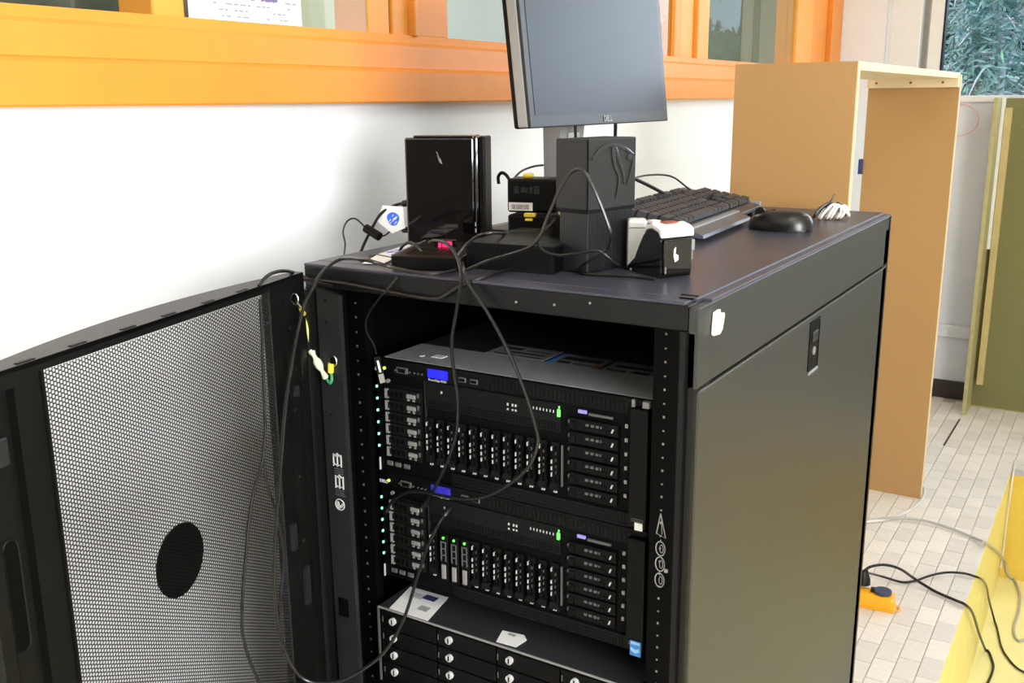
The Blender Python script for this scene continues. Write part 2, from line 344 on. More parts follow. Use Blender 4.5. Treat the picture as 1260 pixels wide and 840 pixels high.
# outdoors: grass and trees beyond the end window
struct('ground', MB().box((-14, EY+.2, -1.1), (14, 26, -1.0)), 'grass')
def tree(x, y, h, lean, mleaf, n, spread, label, seed):
    rd = random.Random(seed)
    t = thing('garden_tree', label, 'tree', (x, y, -1.0), 0, None)
    tr = MB(); top = Vector((lean, 0, h))
    trunk = [Vector((lean*(i/8)**1.3 + .05*math.sin(i*1.7), .06*math.cos(i*1.3), h*i/8)) for i in range(9)]
    tr.tube(smooth_path(trunk, 3), .1, 8, rs=[.035*(1-i/26)+.012 for i in range(25)])
    lf = MB()
    for b in range(n):
        z = h*(.12+.88*rd.random()); k = z/h; base = Vector((lean*k**1.3, 0, z)); a = rd.random()*2*PI
        L = spread*(.35+.8*(1-k))*(.6+.5*rd.random())
        dr = Vector((math.cos(a), math.sin(a), 0)); pts = [base + dr*L*s + Vector((0, 0, .25*L*s - .75*L*s*s)) for s in (0, .25, .5, .75, 1)]
        tr.tube(pts, .01, 4, rs=[.014, .011, .008, .006, .004])
        for s in range(44):
            u = .15+.85*rd.random(); p = base + dr*L*u + Vector((0, 0, .25*L*u-.75*L*u*u)) + Vector((rd.gauss(0, .12), rd.gauss(0, .12), rd.gauss(-.05, .1)))
            q = Vector((rd.gauss(0, 1), rd.gauss(0, 1), rd.gauss(-.6, .6))).normalized()*(.06+.08*rd.random()); e = q.orthogonal().normalized()*.007
            k0 = len(lf.v); lf.v += [tuple(p-e), tuple(p+q*.5-e*1.6), tuple(p+q), tuple(p+q*.5+e*1.6)]; lf.f.append((k0, k0+1, k0+2, k0+3)); lf.mi.append(0)
    obj('trunk', tr, 'bark', t, smooth=True); obj('foliage', lf, mleaf, t)
    return t
tree(-.62, 9.3, 5.2, .5, 'leaf', 170, 1.1, 'blue-green conifer with a slanting pale trunk beyond the end window', 1)
tree(-.10, 7.0, 4.4, -.25, 'leaf', 120, .62, 'slim drooping tree nearest the right edge of the end window view', 2)
tree(-.36, 5.9, 2.5, .05, 'leaf_l', 60, .3, 'low light green shrub just outside the end window', 3)
tree(2.3, 8.6, 3.2, -.2, 'leaf', 110, 1.3, 'broad low conifer further right in the garden', 4)
tree(-1.25, 11.75, 6.2, .1, 'leaf', 120, .8, 'tall far conifer behind the slanting trunk', 6)
hd = MB(); rd = random.Random(11)
for i in range(22000):
    xx = rd.uniform(-6, 7); p = Vector((xx, 14.3+rd.random()*1.2+.6*math.sin(i), rd.uniform(-1, 4.8 if xx < 1.2 else 2.4)))
    q = Vector((rd.gauss(0, 1), rd.gauss(0, .4), rd.gauss(-.3, .7))).normalized()*.3; e = q.orthogonal().normalized()*.09
    k0 = len(hd.v); hd.v += [tuple(p-e), tuple(p+q*.5-e*1.5), tuple(p+q), tuple(p+q*.5+e*1.5)]; hd.f.append((k0, k0+1, k0+2, k0+3)); hd.mi.append(0)
o = obj('hedge_foliage', hd, 'leaf_d', kind='stuff'); tag(o, 'dense dark blue-green hedge at the back of the garden', 'hedge')
# ------------------------------------------------------------------ the rack
H, RD = 1.2, 1.041
rack = thing('server_rack', 'tall black server rack with its perforated front door open', 'server rack')
obj('front_lintel', MB().box((-.3, 0, H-.034), (.2875, .028, H-.0035), bev=.002), 'black', rack)
ro = MB().box((-.3, .028, H-.012), (.2865, RD-.004, H), bev=.0015)
ro.box((.2835, .045, H-.0065), (.2985, RD-.006, H-.0025), bev=.001).box((-.3, 0, H-.004), (.283, .04, H-.0005), bev=.001)
ro.box((-.3, RD-.02, H-.034), (.3, RD, H-.006))
obj('roof', ro, 'roof', rack)
sl = MB()
for x, y, a, b in ((-.255, .09, .05, .02), (-.235, .045, .03, .014), (-.26, .17, .03, .02)): sl.box((x, y, H-.001), (x+a, y+b, H+.0006))
obj('cable_slot', sl, 'black_in', rack)
obj('roof_notch', MB().box((.262, .038, H-.001), (.283, .042, H+.0008)).box((.268, .02, H-.001), (.284, .024, H+.0008)), 'black_in', rack)
sp = MB().box((.2878, .0, 1.099), (.3, RD-.008, H-.0055), bev=.0015)
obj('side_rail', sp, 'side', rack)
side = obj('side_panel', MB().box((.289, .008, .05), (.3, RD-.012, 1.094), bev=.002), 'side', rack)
obj('seam', MB().box((.285, .008, 1.088), (.2915, RD-.012, 1.102)), 'black_in', rack)
obj('seam_edge', MB().box((.2985, .01, 1.0925), (.3006, RD-.014, 1.0945)), 'mark_dim', rack)
lt = obj('side_latch', MB().box((.298, .477, 1.006), (.3012, .479, 1.084)).box((.298, .533, 1.0), (.3012, .5355, 1.08)).box((.298, .477, 1.082), (.3012, .535, 1.085)).box((.298, .479, 1.004), (.3004, .533, 1.082)), 'black_in', rack)
obj('latch_button', MB().box((.3, .492, 1.05), (.303, .522, 1.066), bev=.0015), 'flange', lt)
obj('key_slot', MB().disc((.3, .507, 1.034), .007, 0, .002), 'silver', lt)
obj('latch_lip', MB().box((.3, .479, .999), (.3035, .53, 1.004), bev=.001), 'silver', lt)
obj('front_post', MB().box((.277, .0, .05), (.298, .05, H-.034), bev=.002), 'black', rack)
obj('front_post', MB().box((-.3, .0, .05), (-.2785, .05, H-.034), bev=.001).box((-.296, -.014, .05), (-.2790, .0, H-.036)), 'black', rack)
obj('post_edge', MB().box((.2865, -.002, .05), (.2895, .0005, H-.036)), 'black_in', rack)
obj('back_post', MB().box((.262, RD-.045, .05), (.3, RD, H-.03), bev=.002), 'black', rack)
obj('back_post', MB().box((-.3, RD-.045, .05), (-.262, RD, H-.03), bev=.002), 'black', rack)
obj('left_side_panel', MB().box((-.3, .05, .05), (-.292, RD-.045, H-.012)), 'black_in', rack)
obj('right_lining', MB().box((.281, .05, .05), (.287, RD-.045, H-.012)), 'black_in', rack)
obj('back_door', MB().box((-.262, RD-.015, .06), (.262, RD-.004, H-.035)), 'black_in', rack)
obj('base', MB().box((-.295, .002, .03), (.295, RD-.005, .075), bev=.003), 'black', rack)
for x, y in ((-.25, .08), (.25, .08), (-.25, .96), (.25, .96)): obj('caster', MB().disc((x-.012, y, .03), .03, 0, .024), 'rubber', rack)
# grey flange beside the door hinge, with printed pictograms
fg = obj('hinge_flange', MB().prism([(-.275, 1.168), (-.233, 1.158), (-.226, .06), (-.268, .06)], 1, -.005, .003), 'flange', rack)
for z in (1.15, 1.118, .98, .9): obj('flange_hole', MB().disc((-.27+.012, -.0055, z), .0018, 1, .001, 8), 'black_in', fg)
obj('square_hole', MB().box((-.263, -.0062, .655), (-.244, -.003, .685)), 'black_in', fg)
pc = MB()
def book(cx, cz, w, h):
    e = .0014
    for dx in (-w/2, 0, w/2): pc.box((cx+dx-e/2, -.0066, cz-h/2), (cx+dx+e/2, -.005, cz+h/2-(.0 if dx else -.002)))
    for s in (-1, 1):
        pc.prism([(cx, cz+h/2+.001), (cx+s*w/2, cz+h/2-.002), (cx+s*w/2, cz+h/2-.0035), (cx, cz+h/2-.001)], 1, -.0066, -.005)
        pc.prism([(cx, cz-h/2+.001), (cx+s*w/2, cz-h/2+.003), (cx+s*w/2, cz-h/2+.0045), (cx, cz-h/2+.0025)], 1, -.0066, -.005)
        pc.prism([(cx, cz+h/2+.0015), (cx+s*w/2, cz+h/2-.002), (cx, cz+h/2-.004)], 1, -.0064, -.005)
book(-.2505, .910, .0145, .019); book(-.2485, .876, .0145, .020)
tx = MB()
for zz in (.896, .8925, .889, .8618, .858, .8545):
    x = -.258+random.random()*.002
    while x < -.241:
        l = random.choice((.001, .0014, .002)); tx.box((x, -.0062, zz), (x+l, -.005, zz+.0013)); x += l+.0007
obj('printed_text', tx, 'mark_dim', fg, kind='stuff')
ring = [( -.2495+math.cos(a*PI/12)*.0085, -.0062, .8405+math.sin(a*PI/12)*.0085) for a in range(25)]
pc.tube(ring, .0009, 5)
pc.prism([(-.256, .838), (-.252, .833), (-.246, .836), (-.2425, .842), (-.246, .8425), (-.2475, .8385), (-.251, .8395), (-.252, .844), (-.2545, .845), (-.2555, .842)], 1, -.0066, -.005)
label_part(obj('printed_pictograms', pc, 'mark', fg), 'white printed cabinet pictograms and manual symbol')
def hole_strip(x, y, z0, z1, sz=.0045, step=.0148, m='mark_dim', name='rail'):
    r = obj(name, MB().box((x-.016, y, .06), (x+.016, y+.018, H-.036)), 'black_in', rack)
    h = MB(); z = z0; i = 0
    while z < z1:
        h.box((x-sz*.5, y-.001, z), (x+sz*.5, y+.001, z+sz*(1.2 if i % 2 else .8))); z += step; i += 1
    obj('rail_holes', h, m, r, kind='stuff'); return r
hole_strip(-.262, .064, .2, 1.15, .0030, .0222)
hole_strip(.2355, .062, .2, 1.15, .0024, .0178, 'mark')
obj('rail_cover', MB().box((.258, .03, .06), (.279, .05, H-.036)), 'black_in', rack)
obj('cable_channel', MB().box((-.292, .03, .06), (-.279, .09, H-.036)), 'black_in', rack)
chain = MB()
chain.tube([(.2495, .027, .9245), (.2445, .027, .897), (.257, .027, .893), (.2495, .027, .9245)], .0007, 5)
chain.tube([(.251, .027, .915), (.252, .027, .897)], .0005, 5)
for cz in (.8775, .8565, .8345):
    chain.tube([(.2505+math.cos(a*PI/10)*.0062, .027, cz+math.sin(a*PI/10)*.0096) for a in range(21)], .0007, 5)
    chain.tube([(.2505+.0015+math.cos(a*PI/6)*.0023, .027, cz+math.sin(a*PI/6)*.0055) for a in range(13)], .0005, 5)
    chain.tube([(.2505, .027, cz+.0096), (.2505, .027, cz+.0118)], .0007, 5)
label_part(obj('pictogram_chain', chain, 'mark', rack), 'white outlined triangle above three circles')
obj('screw_head', MB().box((.268, -.0012, .862), (.272, .001, .866)), 'silver', rack)
for x, z in ((.058, 1.178), (.113, 1.18), (.162, 1.187)): obj('screw_head', MB().disc((x, -.0012, z), .0016, 1, .002, 8), 'silver', rack)
# the open door: local s runs from the hinge to the free edge, n points to the camera side
hinge = Vector((-.283, -.02, 0)); ds = Vector((.2417, -.9703, 0)); dn = Vector((.9703, .2417, 0))
def D(p): return hinge + ds*p.x + dn*p.y + Vector((0, 0, p.z))
def bow(s): return -.012 - .040*math.sin(PI*min(max(s/.592, 0), 1))**.8
DT, DB = 1.19, .06
df = MB()
# stiles and rails of the inner frame
df.box((.003, -.012, DB), (.0915, 0, DT)).box((.502, -.012, DB), (.535, 0, DT)).box((.094, -.012, 1.179), (.502, 0, DT)).box((.094, -.012, DB), (.502, 0, DB+.03))
df.box((.533, -.022, DB), (.575, -.010, DT)).box((.573, -.022, DB), (.592, .002, DT), bev=.002).box((.535, -.022, 1.172), (.573, 0, DT)).box((.50, -.002, DB), (.5035, .003, DT-.01))
df.box((.026, 0, DB), (.031, .006, DT-.01)).box((.058, 0, DB), (.0625, .004, DT-.02))
# bowed top cap
N = 24; top = [(s, bow(s)) for s in [.592*i/N for i in range(N+1)]] + [(.592, 0), (0, 0)]
df.prism(top, 2, DT-.004, DT+.001)
df.map(D)
door = obj('front_door', df, 'black', rack)
sh = MB()
for i in range(N):
    s0, s1 = .592*i/N, .592*(i+1)/N
    if s1 < .03 or s0 > .5: sh.add([(s0, bow(s0), DB), (s1, bow(s1), DB), (s1, bow(s1), DT), (s0, bow(s0), DT)], [(0, 1, 2, 3)])
    else: sh.add([(s0, bow(s0), DT-.02), (s1, bow(s1), DT-.02), (s1, bow(s1), DT), (s0, bow(s0), DT)], [(0, 1, 2, 3)])
sh.add([(0, bow(0), DB), (0, 0, DB), (0, 0, DT), (0, bow(0), DT)], [(0, 1, 2, 3)]); sh.add([(.592, bow(.592), DB), (.592, 0, DB), (.592, 0, DT), (.592, bow(.592), DT)], [(0, 1, 2, 3)])
sh.map(D); obj('door_skin', sh, 'black', door)
hs = MB()
for s in (.513, .443, .367, .297, .221, .147): hs.box((s-.011, -.0075, DT+.0005), (s+.011, -.003, DT+.0017))
hs.map(D); obj('top_slot', hs, 'black_in', door)
# perforated sheet
cs, rp = .00408, .00465; nc = int(.410/cs); nr = int((1.181-(DB+.03))/rp)
mv, mf = [], []
hexo = [(math.cos(a*PI/3)*rp*.57735, math.sin(a*PI/3)*rp*.57735) for a in range(6)]
hexi = [(x*.665, z*.70) for x, z in hexo]
for c in range(nc):
    s = .4995 - c*cs
    for r in range(nr):
        z = 1.1775 - r*rp - (rp/2 if c % 2 == 0 else 0); k = len(mv)
        for x, q in hexo: p = D(Vector((s+x*.985, -.001, z+q))); mv.append((p.x, p.y, p.z))
        for x, q in hexi: p = D(Vector((s+x*.985, -.001, z+q))); mv.append((p.x, p.y, p.z))
        for j in range(6):
            j2 = (j+1) % 6; mf.append((k+j, k+j2, k+6+j2, k+6+j))
mm = MB(); mm.v = mv; mm.f = mf; mm.mi = [0]*len(mf)
mo = obj('perforated_sheet', mm, 'black', door, kind='stuff')
bd = MB().disc((0, 0, 0), .0445, 1, .002, 40).map(lambda p: Vector((p.x+.317, p.y-.0065, p.z+.8965))).map(D)
obj('round_badge', bd, 'plastic', door)
hd_ = MB()
poly = [(.555+math.cos(a*PI/8)*.009, 1.019+math.sin(a*PI/8)*.009) for a in range(9)] + [(.555-math.cos(a*PI/8)*.009, .921-math.sin(a*PI/8)*.009) for a in range(9)]
hd_.prism(poly, 1, -.0105, -.0085).map(D); obj('handle_slot', hd_, 'black_in', door)
hr = MB().tube([(p[0], -.009, p[1]) for p in poly + poly[:1]], .0012, 5).map(D); obj('handle_rim', hr, 'black', door)
for a_, b_ in (((.036, -.0005, 1.02), (.046, .004, 1.035)), ((.07, -.0005, .8), (.08, .006, .84)), ((.04, -.0005, .70), (.052, .005, .76))):
    obj('hinge_block', MB().box(a_, b_).map(D), 'flange', door)
for z in (1.12, 1.0, .9, .8, .72): obj('rivet', MB().disc((.045, 0, z), .0022, 1, .002, 8).map(D), 'flange', door)
hx = MB().box((.545, -.0105, 1.10), (.566, -.004, 1.128), bev=.002).map(D); obj('latch_block', hx, 'flange', door)
# ------------------------------------------------------------------ servers
def make_server(z0, label, lower):
    t = thing('rack_server', label, 'server', (0, .069, z0), 0, None)
    obj('chassis', MB().box((-.219, .004, .001), (.2165, .72, .172)), 'black_in', t)
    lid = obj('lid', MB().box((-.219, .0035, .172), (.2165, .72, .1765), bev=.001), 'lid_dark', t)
    obj('lid_lit_band', MB().box((-.218, .004, .1763), (.2155, .097, .1772)), 'lidm', lid)  # paler zinc strip stands in for light falling on the lid front
    obj('front_panel', MB().box((-.232, 0, 0), (.2165, .006, .1765), bev=.001), 'black_in', t)
    obj('top_strip', MB().box((-.217, -.002, .1535), (.214, .002, .1755), bev=.0008), 'plastic', t)
    vt = MB()
    for k in range(34): vt.box((-.03+k*.0066, -.0032, .157), (-.0265+k*.0066, -.001, .170))
    obj('vent_ribs', vt, 'plastic_v', t, kind='stuff')
    l = obj('lcd', MB().box((-.134, -.0035, .1585), (-.0985, 0, .1715), bev=.0008), 'blue_dim' if lower else 'blue_lcd', t)
    text_mesh('model_name', 'PowerEdge R920', .0048, 'mark', t, lambda p: (p.x*.95-.1165, -.0032-p.z, p.y+.1555))
    text_mesh('maker_name', 'DELL', .0068, 'mark', t, lambda p: (p.x-.2235, -.0032-p.z, p.y+.1585), .0002)
    vp = obj('vga_port', MB().box((-.1905, -.0045, .1575), (-.170, 0, .1665), bev=.001), 'mark_dim', t)
    obj('port_opening', MB().prism([(-.188, .165), (-.1725, .165), (-.1745, .159), (-.186, .159)], 1, -.005, -.0042), 'black_in', vp)
    for x in (-.193, -.1665, -.158, -.151, -.144): obj('stud', MB().disc((x, -.004, .161), .0013, 1, .003, 8), 'mark_dim', t)
    for x in (-.0795, -.0595):
        u = obj('usb_port', MB().box((x, -.004, .1595), (x+.0125, 0, .1665), bev=.001), 'mark_dim', t)
        obj('port_opening', MB().box((x+.0015, -.0045, .161), (x+.011, -.003, .165)), 'black_in', u)
    obj('power_light', MB().disc((-.2135, -.004, .1615), .0023, 1, .003, 10), 'lime_led', t)
    bay = obj('drive_bay', MB().box((-.2145, -.003, .025), (-.145, .001, .139), bev=.001), 'plastic', t)
    obj('bay_knob', MB().disc((-.2065, -.006, .143), .003, 1, .004, 10), 'silver', t)
    for i in range(6):
        z = .1163 - i*.0182
        c = obj('drive_carrier', MB().box((-.2125, -.006, z), (-.147, -.001, z+.0162), bev=.0012).box((-.195, -.0068, z+.0015), (-.1935, -.005, z+.0145)).box((-.1865, -.0068, z+.0015), (-.185, -.005, z+.0145)).box((-.178, -.0068, z+.0015), (-.1765, -.005, z+.0145)), 'plastic_v', t)
        obj('carrier_window', MB().box((-.2025, -.0064, z+.004), (-.1955, -.0055, z+.0125)).box((-.1925, -.0064, z+.004), (-.1872, -.0055, z+.0125)).box((-.1842, -.0064, z+.004), (-.1788, -.0055, z+.0125)), 'black_in', c, kind='stuff')
        obj('handle', MB().prism([(-.2105, z+.001), (-.2045, z+.001), (-.2045, z+.003), (-.2075, z+.003), (-.2075, z+.0135), (-.2045, z+.0135), (-.2045, z+.0155), (-.2105, z+.0155)], 1, -.0085, -.005), 'silver', c)
        obj('release_latch', MB().box((-.1705, -.0085, z+.006), (-.1545, -.005, z+.0125), bev=.0012).box((-.169, -.0075, z+.002), (-.1655, -.005, z+.005)).box((-.1595, -.0075, z+.002), (-.156, -.005, z+.005)), 'silver', c)
        obj('edge_clip', MB().box((-.1510, -.0078, z+.009), (-.1485, -.005, z+.0155)), 'mark_dim', c)
        obj('status_light', MB().box((-.2315, -.003, .129-i*.0188), (-.2295, .001, .1325-i*.0188)), 'cyan_led', t)
    for x in (-.216, -.2005, -.184): obj('badge_button', MB().box((x, -.003, .0085), (x+.011, 0, .0155), bev=.001), 'mark_dim', t)
    obj('ear_tick', MB().box((-.2305, -.003, -.002), (-.2293, 0, .018)), 'mark', t)
    obj('divider', MB().box((-.1405, -.0035, .035), (-.1385, 0, .152)), 'flange', t)
    g = obj('fan_grille', MB().box((-.138, -.003, .112), (.085, .001, .152), bev=.001), 'plastic_v', t)
    gm = MB()
    for k in range(44):
        for r in range(3): gm.box((-.134+k*.005, -.0036, .1145+r*.0042), (-.1315+k*.005, -.0028, .1168+r*.0042))
    obj('grille_holes', gm, 'black_in', g, kind='stuff')
    gd = MB()
    for x in (-.1105, .0015, .0095, .0145): gd.box((x, -.0042, .1375), (x+.0022, -.0028, .141))
    for x in (.0015, .0095, .0145): gd.box((x, -.0042, .131), (x+.0022, -.0028, .1335))
    for k in range(8): gd.box((.038+k*.0052, -.004, .139), (.0392+k*.0052, -.0028, .1425))
    obj('grille_marks', gd, 'mark', g, kind='stuff')
    obj('activity_light', MB().box((.0805, -.0045, .134), (.085, -.001, .1445), bev=.001).box((.083, -.0045, .146), (.0845, -.001, .149)), 'green_led', g)
    for k in range(12):
        x = -.131 + k*.0190
        if lower and 1 <= k <= 3:
            rr = obj('drive_sled', MB().box((x-.006, -.006, .022), (x+.0085, -.001, .097), bev=.0012), 'plastic', t)
            for q in range(3): obj('sled_window', MB().box((x-.004, -.0075, .055+q*.0105), (x-.0025, -.005, .063+q*.0105)).box((x+.004, -.0075, .055+q*.0105), (x+.0055, -.005, .063+q*.0105)).box((x-.004, -.0075, .0635+q*.0105), (x+.0055, -.005, .065+q*.0105)), 'mark_dim', rr)
            obj('sled_latch', MB().box((x-.003, -.0085, .026), (x+.0045, -.005, .049), bev=.0012), 'silver', rr)
            obj('sled_light', MB().disc((x+.001, -.0075, .092), .0019, 1, .003, 8), 'green_led', rr)
            continue
        rr = obj('memory_riser', MB().box((x-.0065, -.005, .033), (x+.0062, 0, .098), bev=.001).box((x-.002, -.0085, .038), (x+.001, -.004, .092), bev=.0008).box((x+.004, -.0075, .045), (x+.006, -.004, .09)), 'plastic', t)
        tk = MB()
        for q in (.0865, .068, .0585, .0495): tk.box((x-.004, -.0092, q), (x-.0028, -.0045, q+.0052))
        obj('riser_tick', tk, 'mark', rr, kind='stuff')
        tk = MB()
        for q in (.081, .071, .062, .053): tk.box((x+.0022, -.008, q), (x+.003, -.0045, q+.004))
        obj('contact', tk, 'mark_dim', rr, kind='stuff')
        obj('pull_tab', MB().prism([(x-.006, .030), (x+.006, .030), (x+.006, .037), (x+.003, .040), (x-.003, .040), (x-.006, .037)], 1, -.009, -.002), 'plastic_v', rr)
        obj('slot_number', MB().box((x-.0028, -.0035, .0245), (x-.0012, -.0008, .0285)).box((x+.0002, -.0035, .0245), (x+.0018, -.0008, .0285)), 'mark', rr)
    obj('divider', MB().box((.0868, -.0035, .035), (.0884, 0, .094)), 'mark_dim', t)
    obj('bay_label', MB().box((.112, -.0045, .1445), (.125, -.001, .1495), bev=.001), 'violet', t)
    obj('label_tail', MB().box((.128, -.004, .1435), (.163, -.001, .1465)), 'mark_dim', t)
    for i in range(6):
        z = .1265 - i*.0192
        c = obj('module', MB().box((.099, -.006, z-.006), (.172, -.001, z+.0105), bev=.0015).box((.128, -.0075, z-.0045), (.156, -.005, z+.0015)).box((.101, -.0075, z-.004), (.11, -.005, z+.006)), 'plastic', t)
        mk = MB().box((.0995, -.0075, z+.003), (.1013, -.005, z+.0075))
        for x in (.126, .1335, .1410): mk.box((x, -.0085, z+.003), (x+.0042, -.005, z+.0062))
        mk.box((.1475, -.0085, z+.003), (.1488, -.005, z+.0062))
        obj('module_marks', mk, 'mark_dim', c, kind='stuff')
        obj('module_tick', MB().prism([(.1625, z-.0005), (.1645, z-.0005), (.1665, z+.005), (.1645, z+.005)], 1, -.0075, -.005), 'mark', c)
        obj('slot_number', MB().box((.1805, -.003, z+.0085), (.1818, -.0008, z+.0135)).box((.1828, -.003, z+.0085), (.1841, -.0008, z+.0135)).box((.1810, -.003, z+.0105), (.1836, -.0008, z+.0115)), 'mark', t)
    lg = obj('lower_grille', MB().box((-.095, -.004, -.0005), (.19, .001, .0185), bev=.001), 'plastic_v', t)
    gm = MB()
    for k in range(62):
        for r in range(3): gm.box((-.0925+k*.0045, -.0045, .002+r*.0052), (-.0905+k*.0045, -.0036, .005+r*.0052))
    obj('grille_holes', gm, 'black_in', lg, kind='stuff')
    ear = obj('rack_ear', MB().box((.1905, -.012, .004), (.2165, .001, .166), bev=.002), 'plastic', t)
    obj('ear_groove', MB().box((.1885, -.006, .006), (.1900, .001, .164)), 'black_in', ear)
    obj('ear_vent', MB().box((.196, -.0128, .0135), (.213, -.0115, .0145)).box((.196, -.0128, .0165), (.213, -.0115, .0175)), 'mark_dim', ear)
    if not lower:
        obj('ear_latch', MB().box((.206, -.008, .1665), (.2155, .0, .1755), bev=.001).box((.1905, -.006, .166), (.1945, 0, .1755)), 'silver', ear)
        obj('white_square', MB().box((.201, -.0135, .002), (.2125, -.0115, .0125), bev=.0008), 'white_p', ear)
    return t, lid
s1, lid1 = make_server(.878, 'black rack server, uppermost, with a bright blue display and a grey lid', False)
s2, lid2 = make_server(.700, 'lower black rack server with three green-lit drive sleds and a blue chip sticker', True)
bs = obj('chip_sticker', MB().box((.1985, -.0135, -.0015), (.2145, -.0118, .0205), bev=.0005), 'sticker_blue', s2)
obj('sticker_swirl', MB().prism([(.2005, .006), (.2065, .003), (.2125, .006), (.2125, .011), (.2065, .0085), (.2005, .011)], 1, -.0142, -.0134).box((.200, -.0142, .016), (.213, -.0134, .0195)), 'sky_print', bs)
# stickers on the upper server's lid
st = MB().box((-.10, .098, .1763), (.0, .158, .1773)).box((.012, .094, .1763), (.087, .152, .1773)).box((.095, .094, .1763), (.175, .150, .1773))
obj('lid_label', st, 'lidm', lid1)
st = MB()
for x, y, a, b in ((-.09, .104, .036, .005), (-.045, .104, .036, .005), (-.08, .118, .07, .006), (-.088, .135, .03, .012), (-.05, .136, .04, .004), (.02, .102, .02, .012), (.045, .104, .03, .005), (.02, .122, .06, .016), (.10, .1, .03, .008), (.14, .1, .025, .012), (.105, .12, .06, .012)): st.box((x, y, .1772), (x+a, y+b, .1776))
obj('label_print', st, 'lid_dark', lid1, kind='stuff')
obj('label_blue', MB().box((.006, .094, .1763), (.013, .152, .1776)), 'sticker_blue', lid1)
obj('label_red', MB().box((.078, .098, .1772), (.09, .112, .1777)), 'red_brown', lid1)
obj('lid_button', MB().box((-.155, .035, .177), (-.135, .05, .1782), bev=.0005).box((-.172, .03, .177), (-.167, .036, .1782)), 'paper', lid1)
# storage enclosure at the bottom
en = thing('storage_enclosure', 'black drive enclosure with a zinc lid and round silver locks at the bottom', 'drive enclosure', (0, .043, .53))
obj('chassis', MB().box((-.214, .004, .0), (.214, .7, .126)), 'black_in', en)
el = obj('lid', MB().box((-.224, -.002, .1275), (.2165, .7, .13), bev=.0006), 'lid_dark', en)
obj('lid_edge', MB().box((-.224, -.0032, .1272), (.2165, -.0015, .1302)), 'silver', el)
obj('inner_edge', MB().box((-.2265, -.0025, .0), (-.2235, .004, .128)), 'mark_dim', en)
obj('front_panel', MB().box((-.2235, 0, 0), (.2165, .006, .1275)), 'black_in', en)
for c in range(4):
    x = -.216+c*.1062
    for r in range(4):
        z = .0975-r*.0292
        tr = obj('drive_tray', MB().box((x, -.004, z), (x+.1035, .001, z+.027), bev=.0015), 'plastic', en)
        kx = x+.023
        lk = obj('lock', MB().disc((kx, -.009, z+.0155), .0056, 1, .006, 16), 'mark', tr)
        obj('tray_light', MB().box((x+.001, -.0048, z+.009), (x+.0025, -.0035, z+.018)), 'mark_dim', tr)
        lk2 = obj('lock_slot', MB().box((kx-.001, -.0096, z+.0115), (kx+.001, -.0085, z+.0195)), 'black_in', tr)
obj('white_label', MB().add([(-.203, -.001, .1302), (-.129, -.001, .1302), (-.144, .074, .1302), (-.218, .072, .1302), (-.203, -.001, .1308), (-.129, -.001, .1308), (-.144, .074, .1308), (-.218, .072, .1308)], [(4, 5, 6, 7), (0, 1, 5, 4), (1, 2, 6, 5), (2, 3, 7, 6), (3, 0, 4, 7)]), 'paper', el)
lp = MB().box((-.165, .018, .1307), (-.147, .032, .1311))
for k in range(6): lp.box((-.20+k*.004, .045, .1307), (-.198+k*.004, .06, .1311))
obj('label_print', lp, 'paper_d', el, kind='stuff'); obj('label_mark', MB().box((-.178, .05, .1307), (-.155, .064, .1311)), 'navy', el)
obj('white_sticker', MB().add([(-.008, .002, .1302), (.024, .004, .1302), (.028, .028, .1302), (.018, .038, .1302), (-.017, .033, .1302), (-.008, .002, .1309), (.024, .004, .1309), (.028, .028, .1309), (.018, .038, .1309), (-.017, .033, .1309)], [(5, 6, 7, 8, 9), (0, 1, 6, 5), (1, 2, 7, 6), (2, 3, 8, 7), (3, 4, 9, 8), (4, 0, 5, 9)]), 'paper', el)
obj('sticker_print', MB().box((-.004, .026, .1307), (.008, .032, .1311)), 'paper_d', el)
